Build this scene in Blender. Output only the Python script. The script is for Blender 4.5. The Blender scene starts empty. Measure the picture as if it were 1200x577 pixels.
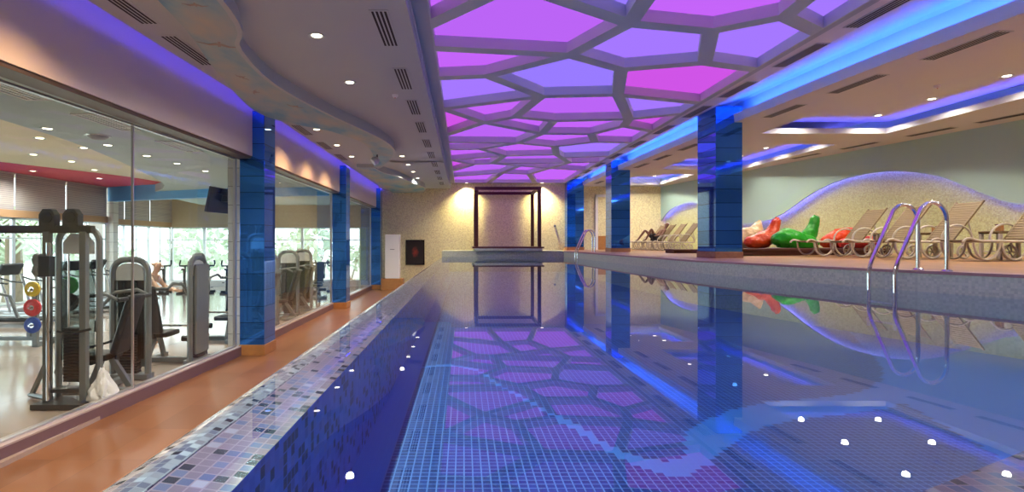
import bpy, bmesh, math, random
from mathutils import Vector, Matrix, Euler
random.seed(7)
PI = math.pi
SC = bpy.context.scene
COL = SC.collection
V = Vector

# ------------------------------------------------------------------ materials
MATS = {}
def _new(name):
    m = bpy.data.materials.new(name); m.use_nodes = True
    nt = m.node_tree; nt.nodes.clear()
    return m, nt
def N(nt, typ, **kw):
    n = nt.nodes.new(typ)
    for k, v in kw.items():
        if k.startswith('i_'):
            key = k[2:]
            key = int(key) if key.isdigit() else key.replace('_', ' ')
            n.inputs[key].default_value = v
        else:
            setattr(n, k, v)
    return n
def L(nt, a, b): nt.links.new(a, b)
def rgba(c): return (c[0], c[1], c[2], 1.0)
def pbr(name, col, rough=0.5, metal=0.0, spec=0.5, bump=0.0, bscale=40.0, var=0.0, vscale=6.0, coat=0.0):
    """principled material with optional procedural colour variation and bump"""
    if name in MATS: return MATS[name]
    m, nt = _new(name)
    out = N(nt, 'ShaderNodeOutputMaterial'); b = N(nt, 'ShaderNodeBsdfPrincipled')
    b.inputs['Roughness'].default_value = rough; b.inputs['Metallic'].default_value = metal
    b.inputs['Specular IOR Level'].default_value = spec; b.inputs['Coat Weight'].default_value = coat
    tc = N(nt, 'ShaderNodeTexCoord')
    if var > 0:
        nz = N(nt, 'ShaderNodeTexNoise'); nz.inputs['Scale'].default_value = vscale; nz.inputs['Detail'].default_value = 4
        L(nt, tc.outputs['Object'], nz.inputs['Vector'])
        mx = N(nt, 'ShaderNodeMix', data_type='RGBA')
        mx.inputs[6].default_value = rgba([c*(1-var) for c in col]); mx.inputs[7].default_value = rgba([min(1, c*(1+var)) for c in col])
        L(nt, nz.outputs['Fac'], mx.inputs[0]); L(nt, mx.outputs[2], b.inputs['Base Color'])
    else:
        b.inputs['Base Color'].default_value = rgba(col)
    if bump > 0:
        n2 = N(nt, 'ShaderNodeTexNoise'); n2.inputs['Scale'].default_value = bscale
        L(nt, tc.outputs['Object'], n2.inputs['Vector'])
        bp = N(nt, 'ShaderNodeBump'); bp.inputs['Strength'].default_value = bump; bp.inputs['Distance'].default_value = 0.02
        L(nt, n2.outputs['Fac'], bp.inputs['Height']); L(nt, bp.outputs['Normal'], b.inputs['Normal'])
    L(nt, b.outputs[0], out.inputs[0])
    MATS[name] = m
    return m
def emit(name, col, strength):
    if name in MATS: return MATS[name]
    m, nt = _new(name)
    out = N(nt, 'ShaderNodeOutputMaterial'); e = N(nt, 'ShaderNodeEmission')
    e.inputs[0].default_value = rgba(col); e.inputs[1].default_value = strength
    L(nt, e.outputs[0], out.inputs[0]); MATS[name] = m
    return m
def thin_glass(name, tint, ior=1.45):
    m, nt = _new(name)
    out = N(nt, 'ShaderNodeOutputMaterial'); fr = N(nt, 'ShaderNodeFresnel'); fr.inputs['IOR'].default_value = ior
    t = N(nt, 'ShaderNodeBsdfTransparent'); t.inputs[0].default_value = rgba(tint)
    g = N(nt, 'ShaderNodeBsdfGlossy'); g.inputs['Roughness'].default_value = 0.0; g.inputs[0].default_value = (1, 1, 1, 1)
    geo = N(nt, 'ShaderNodeNewGeometry')
    L(nt, math_node(nt, 'MULTIPLY_ADD', geo.outputs['Backfacing'], 1.0/ior-ior, ior), fr.inputs['IOR'])
    mx = N(nt, 'ShaderNodeMixShader'); L(nt, fr.outputs[0], mx.inputs[0]); L(nt, t.outputs[0], mx.inputs[1]); L(nt, g.outputs[0], mx.inputs[2])
    L(nt, mx.outputs[0], out.inputs[0]); MATS[name] = m
    return m
def math_node(nt, op, a, b=None, c=None):
    n = N(nt, 'ShaderNodeMath', operation=op)
    for i, x in enumerate((a, b, c)):
        if x is None: continue
        if isinstance(x, (int, float)): n.inputs[i].default_value = x
        else: L(nt, x, n.inputs[i])
    return n.outputs[0]
def tile_coords(nt, axes, sx, sy):
    tc = N(nt, 'ShaderNodeTexCoord'); sp = N(nt, 'ShaderNodeSeparateXYZ'); L(nt, tc.outputs['Object'], sp.inputs[0])
    a = {'x': sp.outputs[0], 'y': sp.outputs[1], 'z': sp.outputs[2]}
    u = math_node(nt, 'DIVIDE', a[axes[0]], sx); v = math_node(nt, 'DIVIDE', a[axes[1]], sy)
    return sp, u, v
def grout_mask(nt, u, v, gu, gv):
    fu = math_node(nt, 'FRACT', u); fv = math_node(nt, 'FRACT', v)
    a = math_node(nt, 'LESS_THAN', fu, gu); b = math_node(nt, 'LESS_THAN', fv, gv)
    return math_node(nt, 'MAXIMUM', a, b)
def tiles(name, axes, sx, sy, ramp, grout, gw=0.08, rough=0.25, spec=0.5, metal=0.0, gw2=None, bump=0.0):
    """random coloured tiles, ramp = [(pos, colour)...] constant"""
    if name in MATS: return MATS[name]
    m, nt = _new(name)
    out = N(nt, 'ShaderNodeOutputMaterial'); b = N(nt, 'ShaderNodeBsdfPrincipled')
    b.inputs['Roughness'].default_value = rough; b.inputs['Specular IOR Level'].default_value = spec; b.inputs['Metallic'].default_value = metal
    sp, u, v = tile_coords(nt, axes, sx, sy)
    cu = math_node(nt, 'FLOOR', u); cv = math_node(nt, 'FLOOR', v)
    cb = N(nt, 'ShaderNodeCombineXYZ'); L(nt, cu, cb.inputs[0]); L(nt, cv, cb.inputs[1])
    wn = N(nt, 'ShaderNodeTexWhiteNoise', noise_dimensions='2D'); L(nt, cb.outputs[0], wn.inputs['Vector'])
    cr = N(nt, 'ShaderNodeValToRGB'); cr.color_ramp.interpolation = 'CONSTANT'
    els = cr.color_ramp.elements
    els[0].position = ramp[0][0]; els[0].color = rgba(ramp[0][1])
    els[1].position = ramp[1][0] if len(ramp) > 1 else 1.0; els[1].color = rgba(ramp[1][1] if len(ramp) > 1 else ramp[0][1])
    for p, c in ramp[2:]:
        e = els.new(p); e.color = rgba(c)
    L(nt, wn.outputs['Value'], cr.inputs[0])
    g = grout_mask(nt, u, v, gw, gw2 or gw)
    mx = N(nt, 'ShaderNodeMix', data_type='RGBA'); L(nt, g, mx.inputs[0]); L(nt, cr.outputs[0], mx.inputs[6]); mx.inputs[7].default_value = rgba(grout)
    L(nt, mx.outputs[2], b.inputs['Base Color'])
    if bump > 0:
        bp = N(nt, 'ShaderNodeBump'); bp.inputs['Strength'].default_value = bump; bp.inputs['Distance'].default_value = 0.01
        inv = math_node(nt, 'SUBTRACT', 1.0, g); L(nt, inv, bp.inputs['Height']); L(nt, bp.outputs['Normal'], b.inputs['Normal'])
    L(nt, b.outputs[0], out.inputs[0]); MATS[name] = m
    return m
def mirror_tiles(name, col, pitch, grout, rough=0.03):
    """blue mirror glass cladding with horizontal joints"""
    m, nt = _new(name)
    out = N(nt, 'ShaderNodeOutputMaterial'); b = N(nt, 'ShaderNodeBsdfPrincipled')
    sp, u, v = tile_coords(nt, 'xz', 50.0, pitch)
    f = math_node(nt, 'FRACT', v); g = math_node(nt, 'LESS_THAN', f, 0.035)
    cv = math_node(nt, 'FLOOR', v)
    wn = N(nt, 'ShaderNodeTexWhiteNoise', noise_dimensions='1D'); L(nt, cv, wn.inputs['W'])
    mxa = N(nt, 'ShaderNodeMix', data_type='RGBA'); L(nt, wn.outputs['Value'], mxa.inputs[0])
    mxa.inputs[6].default_value = rgba([c*0.85 for c in col]); mxa.inputs[7].default_value = rgba([min(1, c*1.15) for c in col])
    mx = N(nt, 'ShaderNodeMix', data_type='RGBA'); L(nt, g, mx.inputs[0]); L(nt, mxa.outputs[2], mx.inputs[6]); mx.inputs[7].default_value = rgba(grout)
    L(nt, mx.outputs[2], b.inputs['Base Color'])
    b.inputs['Metallic'].default_value = 0.75; b.inputs['Roughness'].default_value = rough
    L(nt, b.outputs[0], out.inputs[0]); MATS[name] = m
    return m

M_wall = pbr('plaster_offwhite', (0.62, 0.56, 0.52), 0.75, bump=0.05, bscale=120)
M_wallg = pbr('plaster_seafoam', (0.40, 0.58, 0.52), 0.8, bump=0.06, bscale=160)
M_ceil = pbr('ceiling_paint', (0.50, 0.56, 0.56), 0.85)
M_ceil2 = pbr('ceiling_paint_warm', (0.64, 0.66, 0.67), 0.85)
M_white = pbr('white_paint', (0.78, 0.78, 0.78), 0.55)
M_lattice = pbr('lattice_white', (0.60, 0.68, 0.66), 0.6)
M_blackgap = pbr('vent_black', (0.012, 0.012, 0.014), 0.7)
M_walk = tiles('walkway_tile', 'xy', 0.45, 0.9, [(0.0, (0.20, 0.088, 0.034)), (0.35, (0.22, 0.098, 0.039)), (0.7, (0.18, 0.078, 0.03))], (0.13, 0.056, 0.025), 0.012, rough=0.32, gw2=0.006)
M_deck = tiles('deck_tile', 'xy', 0.33, 0.33, [(0.0, (0.38, 0.20, 0.075)), (0.4, (0.42, 0.22, 0.085)), (0.75, (0.35, 0.18, 0.066))], (0.32, 0.18, 0.10), 0.02, rough=0.35)
M_coping = pbr('coping_stone', (0.40, 0.24, 0.19), 0.4, var=0.15, vscale=9)
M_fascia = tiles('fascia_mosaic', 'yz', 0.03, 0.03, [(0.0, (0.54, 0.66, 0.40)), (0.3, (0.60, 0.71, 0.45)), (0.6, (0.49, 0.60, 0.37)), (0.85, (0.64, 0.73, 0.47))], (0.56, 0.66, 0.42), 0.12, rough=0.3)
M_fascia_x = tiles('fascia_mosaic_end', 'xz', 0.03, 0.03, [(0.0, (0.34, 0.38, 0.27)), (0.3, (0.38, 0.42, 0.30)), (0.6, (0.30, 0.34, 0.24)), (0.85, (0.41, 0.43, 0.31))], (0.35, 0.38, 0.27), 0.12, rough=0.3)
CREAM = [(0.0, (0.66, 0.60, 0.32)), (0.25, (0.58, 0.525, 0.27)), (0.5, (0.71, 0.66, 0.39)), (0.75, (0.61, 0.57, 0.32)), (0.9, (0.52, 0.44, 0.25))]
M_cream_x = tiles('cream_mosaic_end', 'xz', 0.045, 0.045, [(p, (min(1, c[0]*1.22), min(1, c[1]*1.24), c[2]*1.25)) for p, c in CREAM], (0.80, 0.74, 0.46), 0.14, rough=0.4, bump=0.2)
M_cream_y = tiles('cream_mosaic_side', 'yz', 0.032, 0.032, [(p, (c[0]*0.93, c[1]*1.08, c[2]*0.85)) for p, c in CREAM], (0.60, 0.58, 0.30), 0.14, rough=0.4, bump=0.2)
MOS = [(0.0, (0.25, 0.155, 0.195)), (0.36, (0.29, 0.18, 0.22)), (0.52, (0.11, 0.12, 0.23)), (0.70, (0.16, 0.155, 0.26)), (0.85, (0.02, 0.012, 0.03)), (0.965, (0.45, 0.38, 0.42))]
MOSB = [(0.0, (0.08, 0.19, 0.60)), (0.4, (0.12, 0.24, 0.66)), (0.6, (0.05, 0.11, 0.42)), (0.72, (0.006, 0.008, 0.04)), (0.92, (0.14, 0.2, 0.5))]
M_mos = tiles('rim_mosaic', 'xy', 0.038, 0.042, MOS, (0.38, 0.255, 0.28), 0.13, rough=0.2)
M_mosrim = tiles('wet_rim_mosaic', 'xy', 0.026, 0.03, [(0.0, (0.34, 0.32, 0.32)), (0.3, (0.44, 0.42, 0.42)), (0.5, (0.16, 0.15, 0.2)), (0.72, (0.26, 0.22, 0.23)), (0.85, (0.03, 0.02, 0.03)), (0.93, (0.6, 0.6, 0.58))], (0.38, 0.37, 0.36), 0.12, rough=0.12)
M_mosw = tiles('pool_wall_mosaic', 'yz', 0.042, 0.042, MOSB, (0.11, 0.22, 0.62), 0.11, rough=0.3)
M_bluemirror = mirror_tiles('blue_mirror_glass', (0.045, 0.25, 0.85), 0.31, (0.004, 0.02, 0.10))
M_brownmarble = pbr('brown_marble', (0.30, 0.155, 0.09), 0.25, var=0.3, vscale=12)
M_plinthwood = pbr('oak_plinth', (0.40, 0.19, 0.06), 0.4, var=0.2, vscale=10)
M_curb = pbr('curb_stone', (0.15, 0.092, 0.10), 0.35, var=0.12, vscale=5)
M_curbtop = pbr('curb_top_stone', (0.40, 0.34, 0.31), 0.3)
M_trim = pbr('bronze_trim', (0.11, 0.075, 0.05), 0.4, metal=0.3)
M_alu = pbr('aluminium', (0.62, 0.64, 0.65), 0.3, metal=0.85)
M_chrome = pbr('chrome', (0.85, 0.86, 0.88), 0.08, metal=1.0)
M_steelgrey = pbr('grey_machine_paint', (0.20, 0.22, 0.22), 0.35, metal=0.35)
M_darkgrey = pbr('dark_machine_paint', (0.05, 0.055, 0.055), 0.4, metal=0.2)
M_blackpad = pbr('black_vinyl', (0.014, 0.015, 0.018), 0.42, bump=0.05, bscale=60)
M_rubber = pbr('rubber', (0.02, 0.02, 0.02), 0.7)
M_stack = pbr('weight_plates_iron', (0.028, 0.03, 0.034), 0.45, metal=0.4)
M_placard = pbr('pale_placard', (0.62, 0.66, 0.64), 0.35)
M_shroud = thin_glass('smoked_shroud', (0.5, 0.55, 0.54), 1.3)
M_glass = thin_glass('clear_glazing', (0.955, 0.985, 0.98), 1.25)
M_winglass = thin_glass('window_glazing', (0.92, 0.97, 0.97), 1.3)
M_wood = pbr('mahogany', (0.075, 0.018, 0.010), 0.35, var=0.25, vscale=14)
M_darkwood = pbr('dark_platform', (0.085, 0.028, 0.018), 0.45, var=0.2, vscale=8)
M_acwhite = pbr('ac_white', (0.80, 0.80, 0.77), 0.35)
M_acgrey = pbr('ac_grey', (0.30, 0.30, 0.30), 0.5)
M_resin = pbr('ivory_resin', (0.50, 0.455, 0.345), 0.4)
M_sling = tiles('tan_sling', 'xz', 0.5, 0.042, [(0.0, (0.205, 0.145, 0.062)), (0.5, (0.225, 0.16, 0.07))], (0.14, 0.095, 0.04), 0.02, rough=0.6, gw2=0.16)
M_green = pbr('green_leatherette', (0.012, 0.30, 0.006), 0.3, bump=0.9, bscale=11, var=0.2)
M_orange = pbr('orange_leatherette', (0.62, 0.055, 0.005), 0.3, bump=0.9, bscale=11, var=0.2)
M_red = pbr('red_leatherette', (0.48, 0.025, 0.018), 0.35, bump=0.5, bscale=9, var=0.15)
M_creambag = pbr('cream_leatherette', (0.74, 0.55, 0.27), 0.33, bump=0.9, bscale=11, var=0.15)
M_skin = pbr('skin_tan', (0.12, 0.045, 0.02), 0.5)
M_skin2 = pbr('skin_light', (0.55, 0.33, 0.22), 0.5)
M_navy = pbr('dark_cloth', (0.018, 0.016, 0.022), 0.8)
M_towel = pbr('white_towel', (0.8, 0.78, 0.74), 0.9)
M_beige = pbr('beige_cloth', (0.56, 0.40, 0.31), 0.85)
M_rust = pbr('rust_cloth', (0.46, 0.19, 0.055), 0.85)
M_hair = pbr('dark_hair', (0.02, 0.012, 0.008), 0.6)
M_bagplastic = pbr('white_plastic_bag', (0.75, 0.74, 0.72), 0.35, bump=0.5, bscale=22)
M_warmlamp = emit('warm_lamp', (1.0, 0.86, 0.62), 9.0)
M_ledblue = emit('blue_led', (0.02, 0.115, 1.0), 62.0)
M_ledviolet = emit('violet_led', (0.11, 0.10, 1.0), 48.0)
M_leaf = pbr('palm_leaf', (0.42, 0.52, 0.34), 0.6, var=0.3)
M_leaf2 = pbr('hedge_leaf', (0.52, 0.60, 0.46), 0.7, var=0.3, vscale=2.5)
M_bark = pbr('bark', (0.34, 0.26, 0.18), 0.85, var=0.3, vscale=12)
M_ground = pbr('pale_ground', (0.55, 0.52, 0.46), 0.9, var=0.15, vscale=0.5)
M_tealceil = pbr('gym_ceiling_grey', (0.46, 0.57, 0.56), 0.8)
M_creamceil = pbr('gym_ceiling_cream', (0.78, 0.70, 0.50), 0.8)
M_redceil = pbr('gym_ceiling_red', (0.62, 0.07, 0.11), 0.8)
M_bluebeam = pbr('gym_beam_blue', (0.13, 0.42, 0.80), 0.7)
M_gymfloor = tiles('gym_floor_vinyl', 'xy', 2.0, 2.0, [(0.0, (0.36, 0.29, 0.235)), (0.5, (0.345, 0.275, 0.22))], (0.28, 0.22, 0.17), 0.004, rough=0.13)
M_valance = pbr('tan_valance', (0.44, 0.27, 0.14), 0.7)
M_blind = tiles('slatted_blind', 'yz', 5.0, 0.055, [(0.0, (0.40, 0.37, 0.36)), (0.5, (0.46, 0.42, 0.39))], (0.20, 0.19, 0.2), 0.001, rough=0.55, gw2=0.22)
M_blind_x = tiles('roller_shade', 'xz', 5.0, 0.6, [(0.0, (0.50, 0.41, 0.28)), (0.5, (0.52, 0.43, 0.30))], (0.45, 0.36, 0.25), 0.001, rough=0.7, gw2=0.02)
M_whitetile = tiles('white_wall_tile', 'xz', 5.0, 0.36, [(0.0, (0.70, 0.68, 0.60)), (0.5, (0.74, 0.72, 0.65))], (0.25, 0.24, 0.2), 0.001, rough=0.2, gw2=0.03)
M_tvblack = pbr('tv_black', (0.015, 0.012, 0.016), 0.18)
M_blackgloss = pbr('black_gloss', (0.012, 0.010, 0.010), 0.2)

def pool_floor_mat():
    m, nt = _new('pool_floor_tile')
    out = N(nt, 'ShaderNodeOutputMaterial'); b = N(nt, 'ShaderNodeBsdfPrincipled'); b.inputs['Roughness'].default_value = 0.35
    s = 0.047
    sp, u, v = tile_coords(nt, 'xy', s, s)
    X = math_node(nt, 'MULTIPLY', math_node(nt, 'FLOOR', u), s); Y = math_node(nt, 'MULTIPLY', math_node(nt, 'FLOOR', v), s)
    fc = N(nt, 'ShaderNodeFloatCurve'); cv = fc.mapping.curves[0]
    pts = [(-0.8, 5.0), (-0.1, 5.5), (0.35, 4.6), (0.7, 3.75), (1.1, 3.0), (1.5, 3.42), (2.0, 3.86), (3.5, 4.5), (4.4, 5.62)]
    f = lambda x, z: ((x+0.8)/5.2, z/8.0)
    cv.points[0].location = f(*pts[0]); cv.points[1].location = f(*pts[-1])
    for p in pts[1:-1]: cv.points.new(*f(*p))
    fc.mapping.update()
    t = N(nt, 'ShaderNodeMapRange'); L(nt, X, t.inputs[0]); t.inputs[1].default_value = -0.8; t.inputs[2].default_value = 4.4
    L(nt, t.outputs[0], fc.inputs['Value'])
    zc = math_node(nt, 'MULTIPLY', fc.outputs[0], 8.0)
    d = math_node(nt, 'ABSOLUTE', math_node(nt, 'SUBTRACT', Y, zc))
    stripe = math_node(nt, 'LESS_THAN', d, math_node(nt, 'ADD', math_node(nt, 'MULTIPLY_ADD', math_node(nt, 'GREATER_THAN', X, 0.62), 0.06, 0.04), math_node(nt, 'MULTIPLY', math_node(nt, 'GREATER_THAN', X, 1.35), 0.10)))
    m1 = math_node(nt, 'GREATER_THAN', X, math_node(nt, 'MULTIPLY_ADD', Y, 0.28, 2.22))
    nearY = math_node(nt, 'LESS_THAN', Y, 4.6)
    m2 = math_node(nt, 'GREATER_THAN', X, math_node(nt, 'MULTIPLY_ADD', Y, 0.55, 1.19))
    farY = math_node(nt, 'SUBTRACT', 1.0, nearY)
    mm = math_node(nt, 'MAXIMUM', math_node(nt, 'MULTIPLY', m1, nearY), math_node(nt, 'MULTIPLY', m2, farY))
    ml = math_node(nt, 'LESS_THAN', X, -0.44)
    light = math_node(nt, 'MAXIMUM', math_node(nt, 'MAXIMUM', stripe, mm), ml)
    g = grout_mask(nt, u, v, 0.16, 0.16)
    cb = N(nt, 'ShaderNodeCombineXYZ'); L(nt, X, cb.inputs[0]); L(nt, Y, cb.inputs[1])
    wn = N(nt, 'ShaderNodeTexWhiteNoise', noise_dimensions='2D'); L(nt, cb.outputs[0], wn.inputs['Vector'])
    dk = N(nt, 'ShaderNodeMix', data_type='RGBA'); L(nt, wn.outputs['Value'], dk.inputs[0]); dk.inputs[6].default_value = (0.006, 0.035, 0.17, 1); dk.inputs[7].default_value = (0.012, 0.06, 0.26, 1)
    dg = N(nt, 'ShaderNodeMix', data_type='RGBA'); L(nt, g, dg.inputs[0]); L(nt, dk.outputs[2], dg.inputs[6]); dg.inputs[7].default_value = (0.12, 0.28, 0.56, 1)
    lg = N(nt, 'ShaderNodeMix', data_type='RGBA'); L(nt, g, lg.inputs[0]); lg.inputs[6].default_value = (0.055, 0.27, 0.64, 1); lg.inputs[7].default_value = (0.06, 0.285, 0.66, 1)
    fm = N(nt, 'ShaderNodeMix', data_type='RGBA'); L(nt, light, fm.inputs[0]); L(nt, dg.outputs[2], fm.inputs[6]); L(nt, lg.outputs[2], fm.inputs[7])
    L(nt, fm.outputs[2], b.inputs['Base Color']); L(nt, b.outputs[0], out.inputs[0])
    return m
M_poolfloor = pool_floor_mat()
def water_mat():
    m, nt = _new('still_water')
    out = N(nt, 'ShaderNodeOutputMaterial'); fr = N(nt, 'ShaderNodeFresnel'); fr.inputs['IOR'].default_value = 1.5
    geo = N(nt, 'ShaderNodeNewGeometry'); L(nt, math_node(nt, 'MULTIPLY_ADD', geo.outputs['Backfacing'], 1.0/1.42-1.42, 1.42), fr.inputs['IOR'])
    t = N(nt, 'ShaderNodeBsdfTransparent'); t.inputs[0].default_value = (0.74, 0.90, 1.0, 1)
    g = N(nt, 'ShaderNodeBsdfGlossy'); g.inputs['Roughness'].default_value = 0.0; g.inputs[0].default_value = (0.92, 0.95, 1, 1)
    tc = N(nt, 'ShaderNodeTexCoord'); nz = N(nt, 'ShaderNodeTexNoise'); nz.inputs['Scale'].default_value = 0.9; nz.inputs['Detail'].default_value = 1
    L(nt, tc.outputs['Object'], nz.inputs['Vector'])
    bp = N(nt, 'ShaderNodeBump'); bp.inputs['Strength'].default_value = 0.006; bp.inputs['Distance'].default_value = 0.05
    L(nt, nz.outputs['Fac'], bp.inputs['Height']); L(nt, bp.outputs['Normal'], g.inputs['Normal'])
    mx = N(nt, 'ShaderNodeMixShader'); L(nt, fr.outputs[0], mx.inputs[0]); L(nt, t.outputs[0], mx.inputs[1]); L(nt, g.outputs[0], mx.inputs[2])
    L(nt, mx.outputs[0], out.inputs[0])
    return m
M_water = water_mat()
def cloud_mat():
    m, nt = _new('painted_sky')
    out = N(nt, 'ShaderNodeOutputMaterial'); b = N(nt, 'ShaderNodeBsdfPrincipled'); b.inputs['Roughness'].default_value = 0.8
    tc = N(nt, 'ShaderNodeTexCoord'); mp = N(nt, 'ShaderNodeMapping'); mp.inputs['Scale'].default_value = (1.3, 0.55, 1.0)
    L(nt, tc.outputs['Object'], mp.inputs[0])
    nz = N(nt, 'ShaderNodeTexNoise'); nz.inputs['Scale'].default_value = 1.5; nz.inputs['Detail'].default_value = 6
    L(nt, mp.outputs[0], nz.inputs['Vector'])
    cr = N(nt, 'ShaderNodeValToRGB'); e = cr.color_ramp.elements
    e[0].position = 0.34; e[0].color = (0.20, 0.44, 0.56, 1); e[1].position = 0.66; e[1].color = (0.55, 0.54, 0.44, 1)
    k = e.new(0.48); k.color = (0.38, 0.52, 0.52, 1)
    L(nt, nz.outputs['Fac'], cr.inputs[0]); L(nt, cr.outputs[0], b.inputs['Base Color']); L(nt, b.outputs[0], out.inputs[0])
    return m
M_cloud = cloud_mat()
def art_mat():
    m, nt = _new('dark_artwork')
    out = N(nt, 'ShaderNodeOutputMaterial'); b = N(nt, 'ShaderNodeBsdfPrincipled'); b.inputs['Roughness'].default_value = 0.5
    tc = N(nt, 'ShaderNodeTexCoord'); mp = N(nt, 'ShaderNodeMapping'); mp.inputs['Scale'].default_value = (4.2, 1, 2.6)
    L(nt, tc.outputs['Object'], mp.inputs[0])
    gr = N(nt, 'ShaderNodeTexGradient', gradient_type='SPHERICAL'); L(nt, mp.outputs[0], gr.inputs[0])
    nz = N(nt, 'ShaderNodeTexNoise'); nz.inputs['Scale'].default_value = 9; nz.inputs['Detail'].default_value = 5; L(nt, tc.outputs['Object'], nz.inputs['Vector'])
    p = math_node(nt, 'MULTIPLY', gr.outputs['Fac'], nz.outputs['Fac'])
    cr = N(nt, 'ShaderNodeValToRGB'); e = cr.color_ramp.elements
    e[0].position = 0.12; e[0].color = (0.012, 0.008, 0.008, 1); e[1].position = 0.42; e[1].color = (0.30, 0.03, 0.015, 1)
    L(nt, p, cr.inputs[0]); L(nt, cr.outputs[0], b.inputs['Base Color']); L(nt, b.outputs[0], out.inputs[0])
    return m
M_art = art_mat()

# ------------------------------------------------------------------ mesh builder
class MB:
    def __init__(s): s.bm = bmesh.new()
    def box(s, c, d, rot=None, bevel=0.0, seg=2):
        r = bmesh.ops.create_cube(s.bm, size=1.0); vs = r['verts']
        mt = Matrix.Translation(V(c)) @ (rot.to_matrix().to_4x4() if rot else Matrix.Identity(4)) @ Matrix.Diagonal((d[0], d[1], d[2], 1))
        bmesh.ops.transform(s.bm, matrix=mt, verts=vs)
        if bevel > 0:
            es = list({e for v in vs for e in v.link_edges})
            bmesh.ops.bevel(s.bm, geom=es, offset=bevel, segments=seg, affect='EDGES', profile=0.6)
        return s
    def tube(s, pts, r, seg=10, closed=False, flat=1.0):
        pts = [V(p) for p in pts]; n = len(pts); rs = r if isinstance(r, (list, tuple)) else [r]*n
        rings = []; up = None
        for i, p in enumerate(pts):
            a = pts[(i-1) % n] if (closed or i > 0) else p
            b = pts[(i+1) % n] if (closed or i < n-1) else p
            t = (b-a).normalized()
            if up is None: up = V((0, 0, 1)) if abs(t.z) < 0.9 else V((1, 0, 0))
            x = t.cross(up)
            if x.length < 1e-5: x = t.cross(V((0, 1, 0)))
            x.normalize(); y = x.cross(t).normalized(); up = y
            rings.append([s.bm.verts.new(p + rs[i]*(x*math.cos(2*PI*k/seg) + y*flat*math.sin(2*PI*k/seg))) for k in range(seg)])
        m = n if closed else n-1
        for i in range(m):
            A, B = rings[i], rings[(i+1) % n]
            for k in range(seg): s.bm.faces.new((A[k], A[(k+1) % seg], B[(k+1) % seg], B[k]))
        if not closed:
            s.bm.faces.new(rings[0][::-1]); s.bm.faces.new(rings[-1])
        return s
    def lathe(s, prof, c=(0, 0, 0), seg=24, mat=None):
        """profile of (radius, z) about z"""
        mt = mat or Matrix.Identity(4); rings = []
        for r, z in prof:
            if r < 1e-6: rings.append([s.bm.verts.new(mt @ V((0, 0, z)) + V(c))])
            else: rings.append([s.bm.verts.new(mt @ V((r*math.cos(2*PI*k/seg), r*math.sin(2*PI*k/seg), z)) + V(c)) for k in range(seg)])
        for A, B in zip(rings, rings[1:]):
            for k in range(seg):
                k2 = (k+1) % seg
                if len(A) == 1 and len(B) == 1: continue
                if len(A) == 1: s.bm.faces.new((A[0], B[k2], B[k]))
                elif len(B) == 1: s.bm.faces.new((A[k], A[k2], B[0]))
                else: s.bm.faces.new((A[k], A[k2], B[k2], B[k]))
        return s
    def disc(s, c, r, axis='z', t=0.02, seg=24):
        mt = {'z': Matrix.Identity(4), 'x': Matrix.Rotation(PI/2, 4, 'Y'), 'y': Matrix.Rotation(-PI/2, 4, 'X')}[axis]
        return s.lathe([(0, -t/2), (r*0.94, -t/2), (r, -t*0.3), (r, t*0.3), (r*0.94, t/2), (0, t/2)], c, seg, mt)
    def prism(s, poly, h0, h1, plane='xy'):
        """polygon extruded along the plane's normal"""
        def mk(p, h):
            return {'xy': V((p[0], p[1], h)), 'xz': V((p[0], h, p[1])), 'yz': V((h, p[0], p[1]))}[plane]
        A = [s.bm.verts.new(mk(p, h0)) for p in poly]; B = [s.bm.verts.new(mk(p, h1)) for p in poly]
        n = len(poly)
        s.bm.faces.new(A[::-1]); s.bm.faces.new(B)
        for i in range(n): s.bm.faces.new((A[i], A[(i+1) % n], B[(i+1) % n], B[i]))
        return s
    def ball(s, c, r, sub=2, sc=(1, 1, 1), rot=None):
        rr = bmesh.ops.create_icosphere(s.bm, subdivisions=sub, radius=r)
        mt = Matrix.Translation(V(c)) @ (rot.to_matrix().to_4x4() if rot else Matrix.Identity(4)) @ Matrix.Diagonal((sc[0], sc[1], sc[2], 1))
        bmesh.ops.transform(s.bm, matrix=mt, verts=rr['verts']); return s
    def quad(s, *ps):
        s.bm.faces.new([s.bm.verts.new(V(p)) for p in ps]); return s
    def strip(s, A, B):
        a = [s.bm.verts.new(V(p)) for p in A]; b = [s.bm.verts.new(V(p)) for p in B]
        for i in range(len(a)-1): s.bm.faces.new((a[i], a[i+1], b[i+1], b[i]))
        return s
    def plate(s, outer, holes, z):
        """flat polygon with holes"""
        es = []
        for loop in [outer]+holes:
            vs = [s.bm.verts.new(V((p[0], p[1], z))) for p in loop]
            es += [s.bm.edges.new((vs[i], vs[(i+1) % len(vs)])) for i in range(len(vs))]
        bmesh.ops.triangle_fill(s.bm, use_beauty=True, use_dissolve=False, edges=es, normal=(0, 0, -1)); return s
    def build(s, name, mat, parent=None, smooth=False, recalc=True):
        if recalc: bmesh.ops.recalc_face_normals(s.bm, faces=s.bm.faces[:])
        me = bpy.data.meshes.new(name); s.bm.to_mesh(me); s.bm.free()
        for m in (mat if isinstance(mat, (list, tuple)) else [mat]): me.materials.append(m)
        if smooth:
            me.polygons.foreach_set('use_smooth', [True]*len(me.polygons))
            try: me.set_sharp_from_angle(angle=math.radians(40))
            except Exception: pass
        o = bpy.data.objects.new(name, me); COL.objects.link(o)
        if parent: o.parent = parent
        return o
def tag(o, label, cat, group=None, kind=None):
    if label: o['label'] = label
    if cat: o['category'] = cat
    if group: o['group'] = group
    if kind: o['kind'] = kind
    return o
def struct(o): o['kind'] = 'structure'; return o
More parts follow.
